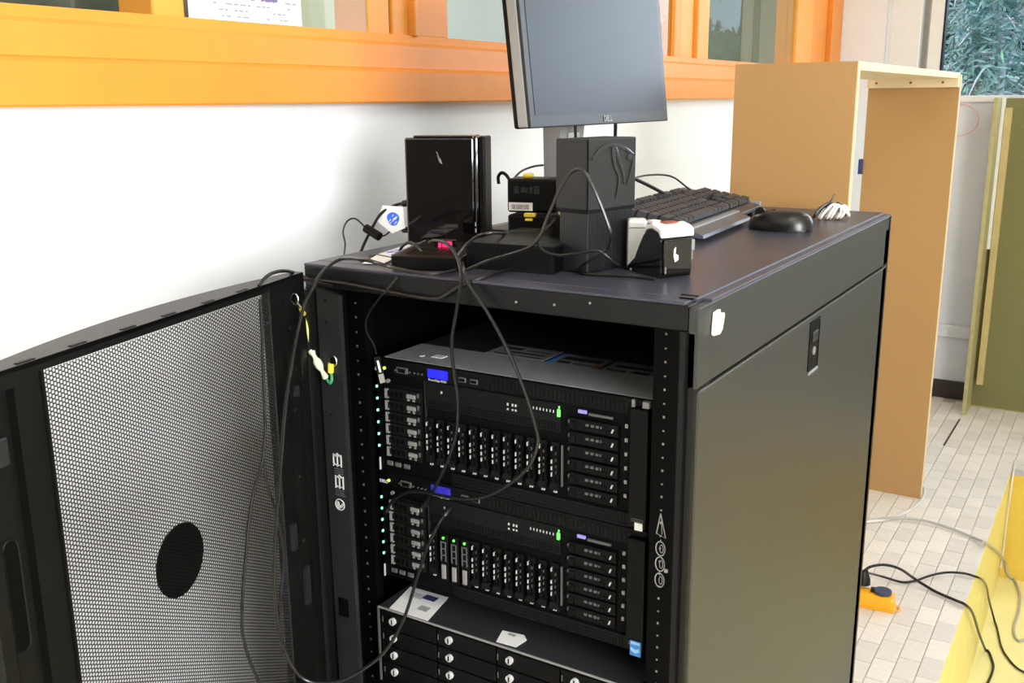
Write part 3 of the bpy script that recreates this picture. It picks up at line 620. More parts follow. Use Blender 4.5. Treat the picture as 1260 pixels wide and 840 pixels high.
# ------------------------------------------------------------------ cables (paths in metres)
CABLES = {
 'long_loop': [(-0.055,0.03,1.204),(-0.066,-0.005,1.204),(-0.097,-0.014,1.206),(-0.122,-0.025,1.212),(-0.145,-0.046,1.222),(-0.228,0.0,1.211),(-0.235,-0.03,1.198),(-0.244,-0.045,1.174),(-0.251,-0.06,1.143),(-0.245,-0.1,1.054),(-0.237,-0.13,0.96),(-0.242,-0.15,0.824),(-0.247,-0.15,0.749),(-0.249,-0.14,0.674),(-0.238,-0.12,0.618),(-0.211,-0.1,0.606),(-0.181,-0.08,0.615),(-0.144,-0.05,0.647),(-0.128,-0.02,0.689),(-0.124,0.01,0.741),(-0.115,0.03,0.793),(-0.102,0.04,0.825),(-0.101,0.058,0.836)],
 'drop_left': [(-0.098,0.03,1.238),(-0.088,0.03,1.242),(-0.061,0.02,1.241),(-0.039,0.01,1.228),(-0.02,-0.008,1.21),(-0.018,-0.012,1.195),(-0.023,-0.015,1.163),(-0.032,-0.015,1.119),(-0.033,-0.01,1.074),(-0.035,0.0,1.037),(-0.045,0.01,0.987),(-0.066,0.02,0.942),(-0.092,0.03,0.899),(-0.118,0.04,0.863),(-0.137,0.055,0.843)],
 'drop_right': [(-0.093,0.099,1.208),(-0.017,-0.006,1.214),(-0.005,-0.012,1.196),(0.025,-0.015,1.163),(0.052,-0.012,1.118),(0.072,-0.005,1.066),(0.084,0.0,1.023),(0.086,0.005,0.994),(0.068,0.01,0.956),(0.033,0.015,0.922),(-0.003,0.02,0.897),(-0.04,0.025,0.883),(-0.079,0.03,0.876),(-0.126,0.035,0.872),(-0.16,0.04,0.862),(-0.189,0.045,0.842),(-0.213,0.058,0.816)],
 'arc_roof': [(-0.065,0.05,1.221),(-0.057,0.06,1.235),(-0.042,0.065,1.247),(-0.022,0.066,1.252),(-0.065,0.179,1.236),(-0.048,0.219,1.236)],
 'box_loop': [(-0.048,0.03,1.201),(-0.014,0.045,1.218),(0.031,0.055,1.233),(0.057,0.055,1.249),(0.073,0.055,1.282),(0.091,0.055,1.318),(0.106,0.055,1.337),(0.125,0.05,1.34),(0.141,0.05,1.316),(0.154,0.055,1.283),(0.159,0.06,1.261),(0.15,0.07,1.244),(0.136,0.07,1.232),(0.116,0.075,1.221),(0.089,0.109,1.204),(0.11,0.098,1.203),(0.168,0.11,1.203),(0.199,0.107,1.203)],
 'box_loop_low': [(0.08,0.06,1.278),(0.065,0.06,1.262),(0.054,0.06,1.251),(0.056,0.06,1.242),(0.066,0.06,1.234),(0.086,0.06,1.231),(0.112,0.062,1.235),(0.136,0.065,1.24),(0.144,0.07,1.236),(0.148,0.085,1.225),(0.121,0.171,1.203),(0.141,0.159,1.203)],
 'lintel_cord': [(-0.329,-0.03,1.179),(-0.309,-0.015,1.177),(-0.271,-0.006,1.178),(-0.225,-0.006,1.178),(-0.153,-0.006,1.174),(-0.098,-0.006,1.171),(-0.064,-0.006,1.171),(-0.047,-0.006,1.177),(-0.023,-0.005,1.192),(0.003,0.019,1.204),(0.003,0.1,1.204),(0.007,0.165,1.204)],
 'hinge_cord': [(-0.249,-0.138,1.193),(-0.253,-0.124,1.2),(-0.258,-0.104,1.204),(-0.265,-0.074,1.202),(-0.304,-0.01,1.185),(-0.278,-0.008,1.177),(-0.241,-0.006,1.172)],
 'usb_cord': [(-0.128,-0.004,1.194),(-0.137,-0.008,1.182),(-0.151,-0.008,1.169),(-0.176,0.0,1.147),(-0.196,0.01,1.127),(-0.205,0.02,1.105),(-0.201,0.03,1.084),(-0.202,0.035,1.069)],
 'small_loop': [(-0.198,0.091,1.206),(-0.184,0.08,1.22),(-0.171,0.08,1.228),(-0.157,0.075,1.227),(-0.143,0.07,1.22),(-0.121,0.06,1.212)],
 'glossy_power': [(-0.312,0.26,1.261),(-0.325,0.255,1.259),(-0.342,0.25,1.252),(-0.358,0.245,1.24),(-0.374,0.24,1.214),(-0.385,0.235,1.192),(-0.391,0.23,1.174)],
 'thin_loop': [(-0.391,0.19,1.178),(-0.396,0.2,1.196),(-0.408,0.21,1.214),(-0.407,0.22,1.23),(-0.394,0.225,1.235),(-0.381,0.23,1.224),(-0.373,0.23,1.216)],
 'thin_tail': [(-0.357,0.24,1.205),(-0.347,0.245,1.208),(-0.337,0.25,1.215),(-0.314,0.26,1.217)],
 'ferrite': [(-0.38,0.235,1.219),(-0.351,0.235,1.206)],
 'adaptor_a': [(-0.176,0.33,1.292),(-0.177,0.33,1.303),(-0.171,0.33,1.31),(-0.162,0.33,1.307),(-0.154,0.33,1.296),(-0.148,0.33,1.28)],
 'adaptor_b': [(-0.174,0.36,1.29),(-0.166,0.38,1.308),(-0.154,0.4,1.316),(-0.151,0.43,1.317)],
 'mon_a': [(-0.1,0.45,1.391),(-0.1,0.45,1.375),(-0.098,0.45,1.321),(-0.093,0.45,1.267)],
 'mon_b': [(-0.1,0.6,1.392),(-0.099,0.6,1.37),(-0.092,0.58,1.314),(-0.092,0.55,1.259)],
 'kb_black': [(-0.04,0.505,1.301),(-0.04,0.558,1.289),(-0.04,0.625,1.271),(-0.04,0.681,1.255),(-0.035,0.741,1.238)],
 'kb_grey': [(-0.06,0.548,1.286),(-0.06,0.602,1.287),(-0.06,0.651,1.288),(-0.06,0.726,1.284),(-0.06,0.786,1.274),(-0.06,0.851,1.251),(-0.06,0.909,1.234)],
 'cord_a': [(0.173,1.73,0.048),(0.169,1.73,0.073),(0.177,1.74,0.091),(0.193,1.76,0.097),(0.221,1.79,0.094),(0.257,1.82,0.077),(0.292,1.893,0.02),(0.349,1.871,0.008),(0.408,1.844,0.008),(0.438,1.829,0.008),(0.452,1.921,-0.06),(0.456,2.177,-0.254),(0.465,2.401,-0.425),(0.493,2.336,-0.425),(0.5,2.272,-0.425),(0.493,2.164,-0.425)],
 'cord_b': [(0.174,1.75,0.076),(0.2,1.863,0.02),(0.255,1.885,0.006),(0.289,1.917,0.006),(0.322,1.96,0.012),(0.361,2.007,0.012),(0.404,2.031,0.01),(0.431,2.031,0.009),(0.452,2.091,-0.025),(0.446,2.387,-0.185),(0.447,2.542,-0.305),(0.468,2.625,-0.425),(0.507,2.457,-0.425),(0.534,2.389,-0.425),(0.569,2.335,-0.425),(0.609,2.315,-0.425)],
 'white_cord': [(0.136,2.756,0.005),(0.163,2.735,0.005),(0.187,2.665,0.005),(0.189,2.552,0.005),(0.164,2.436,0.005),(0.127,2.35,0.005),(0.083,2.3,0.005),(0.025,2.258,0.005)],
 'grey_cord': [(0.031,2.231,0.005),(0.062,2.285,0.006),(0.105,2.324,0.01),(0.164,2.361,0.012),(0.241,2.375,0.012),(0.321,2.359,0.01),(0.401,2.322,0.008),(0.435,2.3,0.008),(0.446,2.757,-0.214),(0.462,3.079,-0.4),(0.52,2.918,-0.425),(0.533,2.752,-0.425),(0.53,2.642,-0.425),(0.537,2.568,-0.425),(0.556,2.529,-0.425),(0.588,2.573,-0.425)],
 'corner_cord': [(0.436,3.198,0.004),(0.441,3.117,0.004),(0.446,3.017,-0.008),(0.444,3.003,-0.145),(0.444,3.0,-0.315),(0.445,2.956,-0.365)],
 'pink': [(-0.048,3.96,1.402),(0.004,3.96,1.391),(0.042,3.96,1.38),(0.072,3.96,1.352),(0.082,3.96,1.32),(0.072,3.96,1.284),(0.04,3.96,1.258),(-0.007,3.96,1.247),(-0.064,3.96,1.272),(-0.086,3.96,1.326),(-0.074,3.96,1.381),(-0.048,3.96,1.402)],
 'mesh_a': [(-0.247,-0.139,1.176),(-0.246,-0.142,1.12),(-0.246,-0.145,1.066),(-0.245,-0.148,1.01),(-0.242,-0.16,0.963),(-0.236,-0.185,0.927),(-0.232,-0.202,0.888),(-0.229,-0.212,0.853),(-0.226,-0.224,0.813),(-0.224,-0.233,0.759),(-0.226,-0.226,0.713),(-0.231,-0.204,0.654)],
 'mesh_b': [(-0.245,-0.157,0.965),(-0.247,-0.149,0.918),(-0.249,-0.138,0.887),(-0.253,-0.125,0.842),(-0.254,-0.122,0.797),(-0.25,-0.135,0.76),(-0.248,-0.144,0.715),(-0.248,-0.142,0.662)],
 'ground': [(-0.289,-0.02,1.13),(-0.287,-0.015,1.112),(-0.286,-0.012,1.088),(-0.284,-0.012,1.076)],
 'ground2': [(-0.259,-0.01,1.035),(-0.251,-0.012,1.03),(-0.247,-0.012,1.037),(-0.252,-0.008,1.046)],
 'connector': [(-0.284,-0.012,1.075),(-0.274,-0.012,1.06),(-0.267,-0.01,1.046),(-0.259,-0.01,1.035)],
 'gring': [(-0.266,-0.057,1.16),(-0.263,-0.049,1.146),(-0.248,-0.006,1.062),(-0.251,-0.008,1.053)],
 'dongle': [(-0.202,0.035,1.067),(-0.204,0.045,1.039),(-0.208,0.055,1.024)],
}

def cable(key, name, label, r, m, cat='cable', k=6, n=8, pts=None):
    P = smooth_path(pts or CABLES[key], k)
    if key in ('cord_a', 'cord_b', 'grey_cord', 'corner_cord', 'white_cord'):      # keep the cords on the tiles, outside the step and on the lower floor
        for q in P:
            if q.x > PX - .004:
                if q.z < r: q.x = max(q.x, PX + r)
                q.y = min(q.y, PY - r) if q.z < -r else q.y
                q.z = max(q.z, LZ + r)
            else: q.z = max(q.z, r)
    o = obj(name, MB().tube(P, r, n), m, None, smooth=True)
    return tag(o, label, cat)
def plug(o, end, prev, r, L, m, name='plug'):
    e = Vector(end); d = (e-Vector(prev)).normalized()
    return obj(name, MB().tube([e-d*L*.4, e-d*L*.25, e+d*L*.45, e+d*L*.6], r, 8, rs=[r*.6, r, r, r*.75]), m, o, smooth=True)
c = cable('long_loop', 'power_cable', 'long grey-black cable looping down beside the open door and up to the lower server', .0025, 'cable_grey')
plug(c, CABLES['long_loop'][-1], CABLES['long_loop'][-2], .0045, .02, 'rubber')
c = cable('drop_left', 'video_cable', 'black cable hanging straight down over the rack front, left of two', .0024, 'cable_grey')
plug(c, CABLES['drop_left'][-1], CABLES['drop_left'][-2], .0045, .016, 'rubber')
c = cable('drop_right', 'video_cable', 'black cable bowing far to the right in front of the servers', .0024, 'cable_grey')
plug(c, CABLES['drop_right'][-1], CABLES['drop_right'][-2], .0045, .016, 'rubber')
c = cable('arc_roof', 'adaptor_cable', 'short black cable arching over the grille-fronted box to a grey plug', .0022, 'cable_grey')
q = CABLES['arc_roof']; obj('plug', MB().tube([q[-2], [(a*.7+b*.3) for a, b in zip(q[-2], q[-1])], q[-1]], .004, 8, rs=[.003, .0045, .002]), 'flange', c, smooth=True)
cable('box_loop', 'scanner_cable', 'thick grey cable arching in front of the dark tower and back to the cradle', .0022, 'cable_grey')
cable('box_loop_low', 'adaptor_cable', 'grey cable sagging across the foot of the dark tower', .0019, 'cable_grey')
cable('lintel_cord', 'network_cable', 'black cable lying along the front edge of the rack roof', .0026, 'rubber')
cable('hinge_cord', 'network_cable', 'black cable bent over the top of the open door at the hinge', .0024, 'rubber')
c = cable('usb_cord', 'usb_cable', 'thin cord hanging to the adapter stick at the left of the upper server', .0013, 'cable_grey')
q = CABLES['dongle']
obj('stick', MB().tube([q[0], q[1]], .0062, 4, rs=[.0062, .0062]), 'plastic', c)
a, b = Vector(q[0]), Vector(q[1]); dd_ = (b-a)
obj('stick_label', MB().tube([a+dd_*.25+Vector((.004, -.004, 0)), a+dd_*.9+Vector((.004, -.004, 0))], .0021, 4), 'paper', c)
obj('metal_plug', MB().tube([b, b+dd_*.55], .0055, 4), 'silver', c)
cable('small_loop', 'adaptor_cable', 'small raised loop of black cable on the left of the rack roof', .0022, 'cable_grey')
c = cable('glossy_power', 'power_cable', 'black power cable with a white paper tag left of the glossy black box', .0026, 'rubber')
q = CABLES['glossy_power']; plug(c, q[0], q[1], .0055, .022, 'rubber')
tg = MB().add([(-.366, .247, 1.230), (-.352, .247, 1.257), (-.309, .247, 1.256), (-.306, .247, 1.222), (-.334, .247, 1.211), (-.366, .2478, 1.230), (-.352, .2478, 1.257), (-.309, .2478, 1.256), (-.306, .2478, 1.222), (-.334, .2478, 1.211)], [(0, 1, 2, 3, 4), (9, 8, 7, 6, 5), (0, 5, 6, 1), (1, 6, 7, 2), (2, 7, 8, 3), (3, 8, 9, 4), (4, 9, 5, 0)])
def swirl(parent, f):
    blob = [(math.cos(a*PI/9)*(.0125+.0012*math.sin(3*a*PI/9)), math.sin(a*PI/9)*.0112) for a in range(18)]
    obj('blue_emblem', MB().prism(blob, 1, -.0006, -.0001).map(f), 'blue', parent)
    m = MB()
    for x, z, L in ((-.0075, -.003, .006), (-.004, -.005, .009), (-.001, -.0015, .009), (.002, .0, .010), (.0055, .0015, .007), (.0045, -.006, .006), (-.001, .0055, .004)):
        m.prism([(x-L*.35, z-L*.4), (x-L*.35+.0016, z-L*.4), (x+L*.35+.0016, z+L*.4), (x+L*.35, z+L*.4)], 1, -.0011, -.0005)
    obj('emblem_strokes', m.map(f), 'paper', parent, kind='stuff')
tagp = thing('paper_tag', 'white paper tag with a blue emblem hanging on the cable beside the glossy box', 'tag')
obj('tag_sheet', tg, 'paper', tagp); swirl(tagp, lambda p: Vector((p.x-.3305, p.y+.247, p.z+1.2355)))
c = cable('thin_loop', 'adaptor_cable', 'thin black cable looping up to a ferrite core left of the glossy box', .0015, 'rubber')
obj('ferrite_core', MB().tube([Vector(CABLES['ferrite'][0]), Vector(CABLES['ferrite'][1])], .0075, 10), 'plastic', c, smooth=True)
obj('tail', MB().tube(smooth_path(CABLES['thin_tail']), .0014, 6), 'rubber', c, smooth=True)
q = CABLES['thin_tail']; plug(c, q[-1], q[-2], .005, .02, 'rubber')
cable('adaptor_a', 'power_cable', 'black cable curling over the top power adaptor behind the glossy box', .0028, 'rubber')
cable('adaptor_b', 'power_cable', 'thin dark cable rising from the adaptor stack to the monitor stand', .0018, 'rubber')
cable('mon_a', 'monitor_cable', 'left one of two black cables hanging below the monitor', .0026, 'rubber')
cable('mon_b', 'monitor_cable', 'right one of two black cables hanging below the monitor', .0034, 'rubber')
cable('kb_black', 'keyboard_cable', 'thick black cable sloping from the dark tower to the keyboard', .0034, 'rubber')
cable('kb_grey', 'keyboard_cable', 'thin grey cable arching over the keyboard from the dark tower', .0018, 'cable_grey')
c = cable('cord_a', 'extension_cord', 'black cord from the orange power strip running over the platform edge', .0042, 'rubber')
q = CABLES['cord_a']
obj('plug', MB().tube([(q[0][0], q[0][1], .05), (q[0][0], q[0][1], .066), (q[0][0], q[0][1], .09), q[1]], .014, 10, rs=[.021, .020, .012, .006]), 'rubber', c, smooth=True)
cable('cord_b', 'extension_cord', 'dark grey cord crossing the black one and dropping to the yellow floor', .0036, 'cable_grey')
cable('white_cord', 'network_cable', 'white cable curling round the foot of the wooden frame on the tiles', .0045, 'white_cable')
cable('grey_cord', 'network_cable', 'pale grey cable arching across the tiles and down the yellow step', .0045, 'grey_pale')
cable('corner_cord', 'network_cable', 'white cord hanging down the far corner of the yellow step', .0035, 'white_cable')
cable('pink', 'network_cable', 'loop of thin pink cable on the grey wall under the window', .0035, 'pink')
cable('mesh_a', 'network_cable', 'long wavy black cable hanging on the inside of the perforated door', .0021, 'rubber')
cable('mesh_b', 'network_cable', 'shorter wavy black cable at the hinge side of the perforated door', .0018, 'rubber')
c = thing('earth_wire', 'yellow and green earth wire between the door and the rack frame', 'wire')
q = CABLES['gring']
obj('wire', MB().tube(smooth_path(CABLES['ground']), .0021, 8), 'wire_y', c, smooth=True)
obj('wire_green', MB().tube(smooth_path(CABLES['ground2']), .0021, 8), 'wire_g', c, smooth=True)
p = CABLES['connector']; ln = [Vector(a) for a in p]; ln = smooth_path(p, 4)
rs = [.0045, .005, .003, .0035, .006, .0062, .006, .0045, .003, .0035, .0045, .005, .003][:len(ln)]
label_part(obj('connector', MB().tube(ln, .004, 8, rs=rs), 'clear', c, smooth=True), 'milky plastic connector')
def ring(cx, cy, cz): return MB().tube([(cx+math.cos(a*PI/8)*.0062, cy, cz+math.sin(a*PI/8)*.0075) for a in range(17)], .0013, 6)
obj('ring_terminal', ring(*q[0]), 'steel', c); obj('ring_terminal', ring(*q[2]), 'steel', c)
obj('bolt', MB().disc((q[0][0], q[0][1]-.003, q[0][2]), .0038, 1, .006, 8), 'plastic', c); obj('bolt', MB().disc((q[2][0], q[2][1]-.003, q[2][2]), .0042, 1, .006, 8), 'plastic', c)
obj('terminal_sleeve', MB().tube([q[1], CABLES['ground'][0]], .004, 8, rs=[.003, .0052]), 'yellow', c); a = Vector(q[3])
obj('terminal_sleeve', MB().tube([a+Vector((0, 0, .006)), a+Vector((-.001, 0, -.008))], .0042, 8), 'yellow', c)
obj('ring_tail', MB().tube([q[0], q[1]], .0018, 6), 'steel', c)

# ------------------------------------------------------------------ things on the roof
R = H + .0005
# standing glossy box
a = math.atan2(.044, .121)
g = thing('media_box', 'tall glossy black box standing on the left of the rack roof', 'device', (-.296, .238, R), a)
obj('body', MB().box((0, .006, 0), (.112, .05, .166), bev=.004), 'gloss', g)
obj('front_shell', MB().box((0, 0, .0), (.114, .008, .167), bev=.003), 'gloss', g)
obj('side_band', MB().box((.114, .002, 0), (.1205, .05, .169), bev=.003), 'gloss', g)
obj('side_shell', MB().box((.1212, .004, 0), (.131, .052, .169), bev=.003), 'plastic', g)
obj('top_lip', MB().box((.014, .003, .166), (.114, .045, .1705), bev=.002), 'gloss', g)
lb = MB(); 
lb.prism([(.052, .146), (.0555, .1435), (.0545, .139), (.060, .134), (.0625, .126), (.0585, .128), (.056, .133), (.0575, .137)], 1, -.0008, .001)
obj('painted_glint', lb, 'silver', g)  # silver shape painted as a glint on the glossy front
obj('indicator', MB().box((.1145, .0005, .028), (.116, .003, .034)).box((.1145, .0005, .018), (.116, .003, .024)), 'mark', g)
# flat box with red readout and flat grille-fronted box
a = math.atan2(.035, .104)
g = thing('readout_box', 'flat black box with a small red lit readout in front of the glossy box', 'device', (-.150, .012, R), a)
obj('body', MB().box((0, 0, 0), (.10, .15, .019), bev=.002), 'plastic', g)
obj('edge_gleam', MB().box((.0, .001, .0185), (.003, .149, .0205), bev=.0005), 'mark_dim', g)  # grey strip painted as the gleam along the left top edge
m = MB(); 
for x in (.040, .046, .051, .056): m.box((x, .09, .019), (x+.0042, .0915, .0275))
obj('readout_window', MB().box((.034, .0915, .018), (.066, .097, .030), bev=.001), 'gloss', g); obj('readout', m.map(lambda p: Vector((p.x, p.y, p.z))), 'red_led', g)
m = MB()
for k in range(9): m.box((.014+k*.008, .02, .0188), (.018+k*.008, .07, .0196))
obj('vent_slot', m, 'black_in', g, kind='stuff')
g = thing('grille_box', 'flat black box with a honeycomb grille front in the middle of the rack roof', 'device', (-.066, .073, R), math.atan2(.012, .129))
obj('body', MB().box((0, .002, 0), (.13, .17, .034), bev=.002), 'plastic', g)
obj('top_plate', MB().box((-.001, 0, .0335), (.131, .17, .0365), bev=.001), 'plastic_v', g)
m = MB()
for i in range(30):
    for k in range(7):
        x = .004+i*.0042; z = .004+k*.0042+(.0021 if i % 2 else 0)
        m.prism([(x+math.cos(t*PI/3)*.0017, z+math.sin(t*PI/3)*.0017) for t in range(6)], 1, -.0006, .003)
obj('honeycomb_holes', m, 'black_in', g, kind='stuff')
m = MB().box((.0, -.0005, .0), (.13, .0015, .0335)); obj('grille_plate', m, 'plastic_v', g)
# adaptors stacked behind
g = thing('power_adaptor', 'lower black power adaptor behind the grille box, with yellow cable ties', 'adaptor', (-.118, .262, R), .22)
obj('body', MB().box((0, 0, 0), (.095, .05, .052), bev=.004), 'plastic', g)
obj('cable_tie', MB().box((.028, -.003, .049), (.046, .006, .055), bev=.001), 'yellow', g); obj('cable_tie', MB().box((.03, -.004, .043), (.042, .001, .047), bev=.001), 'yellow', g)
g2 = thing('power_adaptor', 'upper black power adaptor with a white barcode label on its front', 'adaptor', (-.122, .268, R+.0545), .24)
obj('body', MB().box((0, 0, 0), (.080, .05, .052), bev=.004), 'plastic', g2)
obj('spec_print', MB().box((.012, -.0008, .029), (.0195, .001, .040)).box((.023, -.0008, .031), (.034, .001, .0385)).box((.037, -.0008, .029), (.0415, .001, .040)).box((.044, -.0008, .029), (.0525, .001, .041)), 'plastic_b', g2, kind='stuff')
obj('white_label', MB().box((.003, -.001, .003), (.0415, .001, .0155), bev=.0004), 'paper', g2)
m = MB()
x = .008
while x < .036:
    w_ = random.choice((.0005, .001, .0015)); m.box((x, -.0014, .0055), (x+w_, -.0009, .0125)); x += w_+random.choice((.0006, .001))
obj('barcode', m, 'paper_d', g2, kind='stuff'); obj('top_clip', MB().box((.022, .01, .052), (.036, .03, .059), bev=.003), 'yellow', g2)
obj('side_label', MB().box((.080, .012, .006), (.0815, .04, .046)), 'paper', g2)
obj('red_indicator', MB().box((-.001, -.0012, -.008), (.002, .002, .0)), 'red_led', g)
g = thing('cable_joiner', 'black cable joiner with a yellow sleeve left of the dark tower', 'adaptor', (.006, .172, R+.001), .15)
obj('body', MB().box((0, 0, 0), (.05, .04, .068), bev=.006), 'plastic', g)
obj('yellow_sleeve', MB().box((.016, -.003, .0665), (.04, .008, .074), bev=.0015), 'yellow', g)
obj('white_label', MB().box((.030, -.0012, .012), (.041, .001, .027)), 'paper', g)
# dark tower
tw = thing('dark_tower', 'slate-grey two-tier box standing upright at the front of the rack roof', 'device', (.102, .107, R), -.188)
obj('lower_body', MB().box((-.049, .002, 0), (-.0015, .103, .080), bev=.0015), 'plastic_b', tw)
obj('upper_body', MB().box((-.054, 0, .083), (0, .105, .1745), bev=.0015), 'plastic_g', tw)
obj('waist', MB().box((-.0515, .001, .079), (-.0005, .104, .0835)), 'plastic', tw)
m = MB()
for k in range(40): m.box((-.002, .004+k*.00245, .002), (-.0008, .0052+k*.00245, .078))
obj('ribs', m, 'plastic_b', tw, kind='stuff')
obj('front_line', MB().box((-.0012, -.0008, .083), (.0006, .0008, .174)), 'black_in', tw)
m = MB()
m.tube(smooth_path([(.0006, .008, .149), (.0012, .025, .161), (.0012, .05, .166), (.0012, .078, .160), (.0006, .1, .150)], 5), .0024, 6)
m.tube(smooth_path([(.0008, .052, .163), (.0012, .056, .140), (.0012, .066, .122), (.0006, .060, .095)], 5), .0022, 6, rs=[.004*(1-i/17)+.0006 for i in range(16)])
m.tube(smooth_path([(.0008, .056, .163), (.0012, .068, .142), (.0012, .076, .125), (.0006, .078, .112)], 5), .002, 6, rs=[.0032*(1-i/17)+.0006 for i in range(16)])
m.tube(smooth_path([(.0008, .1, .152), (.0012, .094, .132), (.0006, .084, .112)], 5), .002, 6, rs=[.0028*(1-i/12)+.0006 for i in range(11)])
m.tube(smooth_path([(.0008, .084, .149), (.0012, .095, .146)], 5), .004, 6)
m.map(lambda p: Vector((min(p.x, .0014), p.y, p.z)))
label_part(obj('hanging_strands', m, 'gloss', tw), 'glossy black drooping strands')
obj('round_print', MB().disc((-.040, -.0006, .131), .0022, 1, .001, 12), 'flange', tw)
# scanner cradle
ax = Vector((-.84, .54, 0)).normalized(); wx = Vector((.46, .887, 0)).normalized()
g = thing('scanner_cradle', 'glossy black curved cradle with a white cap beside the dark tower', 'cradle', (.197, .125, R))
def Cf(p): return ax*p.x*1.06 + wx*p.y*1.09 + Vector((0, 0, p.z*.93))
prof = [(0, 0), (-.002, .008), (-.001, .054), (.004, .062), (.018, .066), (.028, .064), (.037, .055), (.046, .040), (.056, .020), (.068, .010), (.072, .006), (.072, 0)]
m = MB().prism(prof, 1, 0, .047)
bm_ = bmesh.new()
obj('body', m.map(Cf), 'gloss', g)
cap = [(-.004, .0555), (-.003, .066), (.004, .0705), (.018, .0735), (.028, .0715), (.036, .064), (.0365, .0575), (.028, .0645), (.018, .0665), (.004, .0625), (-.0005, .0555)]
m = MB().prism(cap, 1, -.001, .049).map(Cf); o = obj('white_cap', m, 'white_p', g)
b = o.modifiers.new('bevel', 'BEVEL'); b.width = .0025; b.segments = 2; b.limit_method = 'ANGLE'
obj('front_plate', MB().box((-.0065, .003, .004), (-.0005, .045, .053), bev=.003).map(Cf), 'gloss', g)
obj('painted_reflection', MB().prism([(.016, .040), (.019, .043), (.018, .034), (.0225, .031), (.0228, .025), (.018, .022), (.0155, .030)], 0, -.0076, -.0062).map(Cf), 'white_p', g)  # white shape painting a window reflection on the glossy front face
obj('brand_print', MB().box((.010, .014, .0735), (.024, .034, .075), bev=.0005).map(Cf), 'red_brown', g)
obj('switch_tab', MB().box((.022, .004, .072), (.036, .016, .0765), bev=.001).map(Cf), 'white_p', g)
obj('side_tooth', MB().box((-.001, .047, .034), (.006, .053, .05), bev=.0015).box((.001, .047, .022), (.006, .051, .034)).map(Cf), 'silver', g)
o = thing('white_adaptor', 'small white plastic block standing behind the glossy black cradle', 'adaptor', (.139, .180, R), .5)
obj('body', MB().box((-.012, 0, 0), (.014, .026, .0665), bev=.004), 'white_p', o); obj('seam_band', MB().box((-.0125, -.0004, .055), (.0145, .0264, .0562)), 'silver', o)
# keyboard: long side along the rack
ka = math.atan2(.126-.096, .45)
kb = thing('keyboard', 'dark grey keyboard lying along the rack roof in front of the monitor', 'keyboard', (.112, .44, R), ka + PI/2)
KL, KD = .45, .165     # local x along the length, local y towards the wall side (back)
def slope(y): return .022 + .028*y/KD
kbm = MB().prism([(0, .010), (0, .018), (.012, .0215), (KD-.005, .048), (KD, .044), (KD, .033), (.02, .009)], 0, 0, KL)
o = obj('body', kbm, 'kbody', kb); b = o.modifiers.new('bevel', 'BEVEL'); b.width = .002; b.segments = 2; b.limit_method = 'ANGLE'
obj('palm_rest', MB().prism([(-.022, .008), (-.02, .013), (.0, .0195), (.012, .0215), (.012, .010)], 0, .004, KL*.64), 'krest', kb)
obj('front_strip', MB().box((.002, .001, .0195), (KL*.66, .014, .0228), bev=.001), 'silver', kb)
obj('corner_cap', MB().box((KL-.006, .0, .012), (KL+.001, .02, .026), bev=.002), 'silver', kb)
for x in (.03, KL-.03): obj('foot', MB().box((x-.012, KD-.022, 0), (x+.012, KD-.012, .036)), 'plastic', kb)
for x in (.03, KL-.03): obj('pad', MB().box((x-.012, .006, 0), (x+.012, .016, .013)), 'rubber', kb)
kmesh = {}
def keycap(w_):
    if w_ not in kmesh:
        m = MB(); a, t, h = .0172*w_ + .019*(w_-1)*.0 , .0172, .0085
        a = .0190*w_ - .0018; i = .0022
        m.add([(0, 0, 0), (a, 0, 0), (a, t, 0), (0, t, 0), (i, i*.7, h), (a-i, i*.7, h), (a-i, t-i*1.2, h+.001), (i, t-i*1.2, h+.001)], [(4, 5, 6, 7), (0, 1, 5, 4), (1, 2, 6, 5), (2, 3, 7, 6), (3, 0, 4, 7)])
        kmesh[w_] = m
    return kmesh[w_]
kdata = {}
rows = [[1.25, 1.25, 1.25, 6.25, 1.25, 1.25, 1.25, 1.25], [2.25] + [1]*10 + [2.75], [1.75] + [1]*11 + [2.25], [1.5] + [1]*12 + [1.5], [1]*13 + [2], [1]*4 + [1]*4 + [1]*5]
def put_key(x, y, w_):
    loc = (x, y, slope(y)-.001); rot = (math.atan2(.028, KD), 0, 0)
    if w_ in kdata: inst('key', kdata[w_], kb, loc, rot)
    else:
        o = obj('key', keycap(w_), 'key', kb); kdata[w_] = o.data; o.location = loc; o.rotation_euler = rot
for r, row in enumerate(rows):
    x = .014; y = .022 + r*.0195 + (.008 if r == 5 else 0)
    for i, w_ in enumerate(row):
        if r == 5 and i in (1, 5, 9): x += .0095
        put_key(x, y, w_); x += .019*w_
    for i in range(3):
        if (r in (1,) and i != 1) or r == 2: continue
        put_key(.307+i*.019, y, 1)
    if r < 5:
        for i in range(4):
            put_key(.370+i*.019, y, 1)
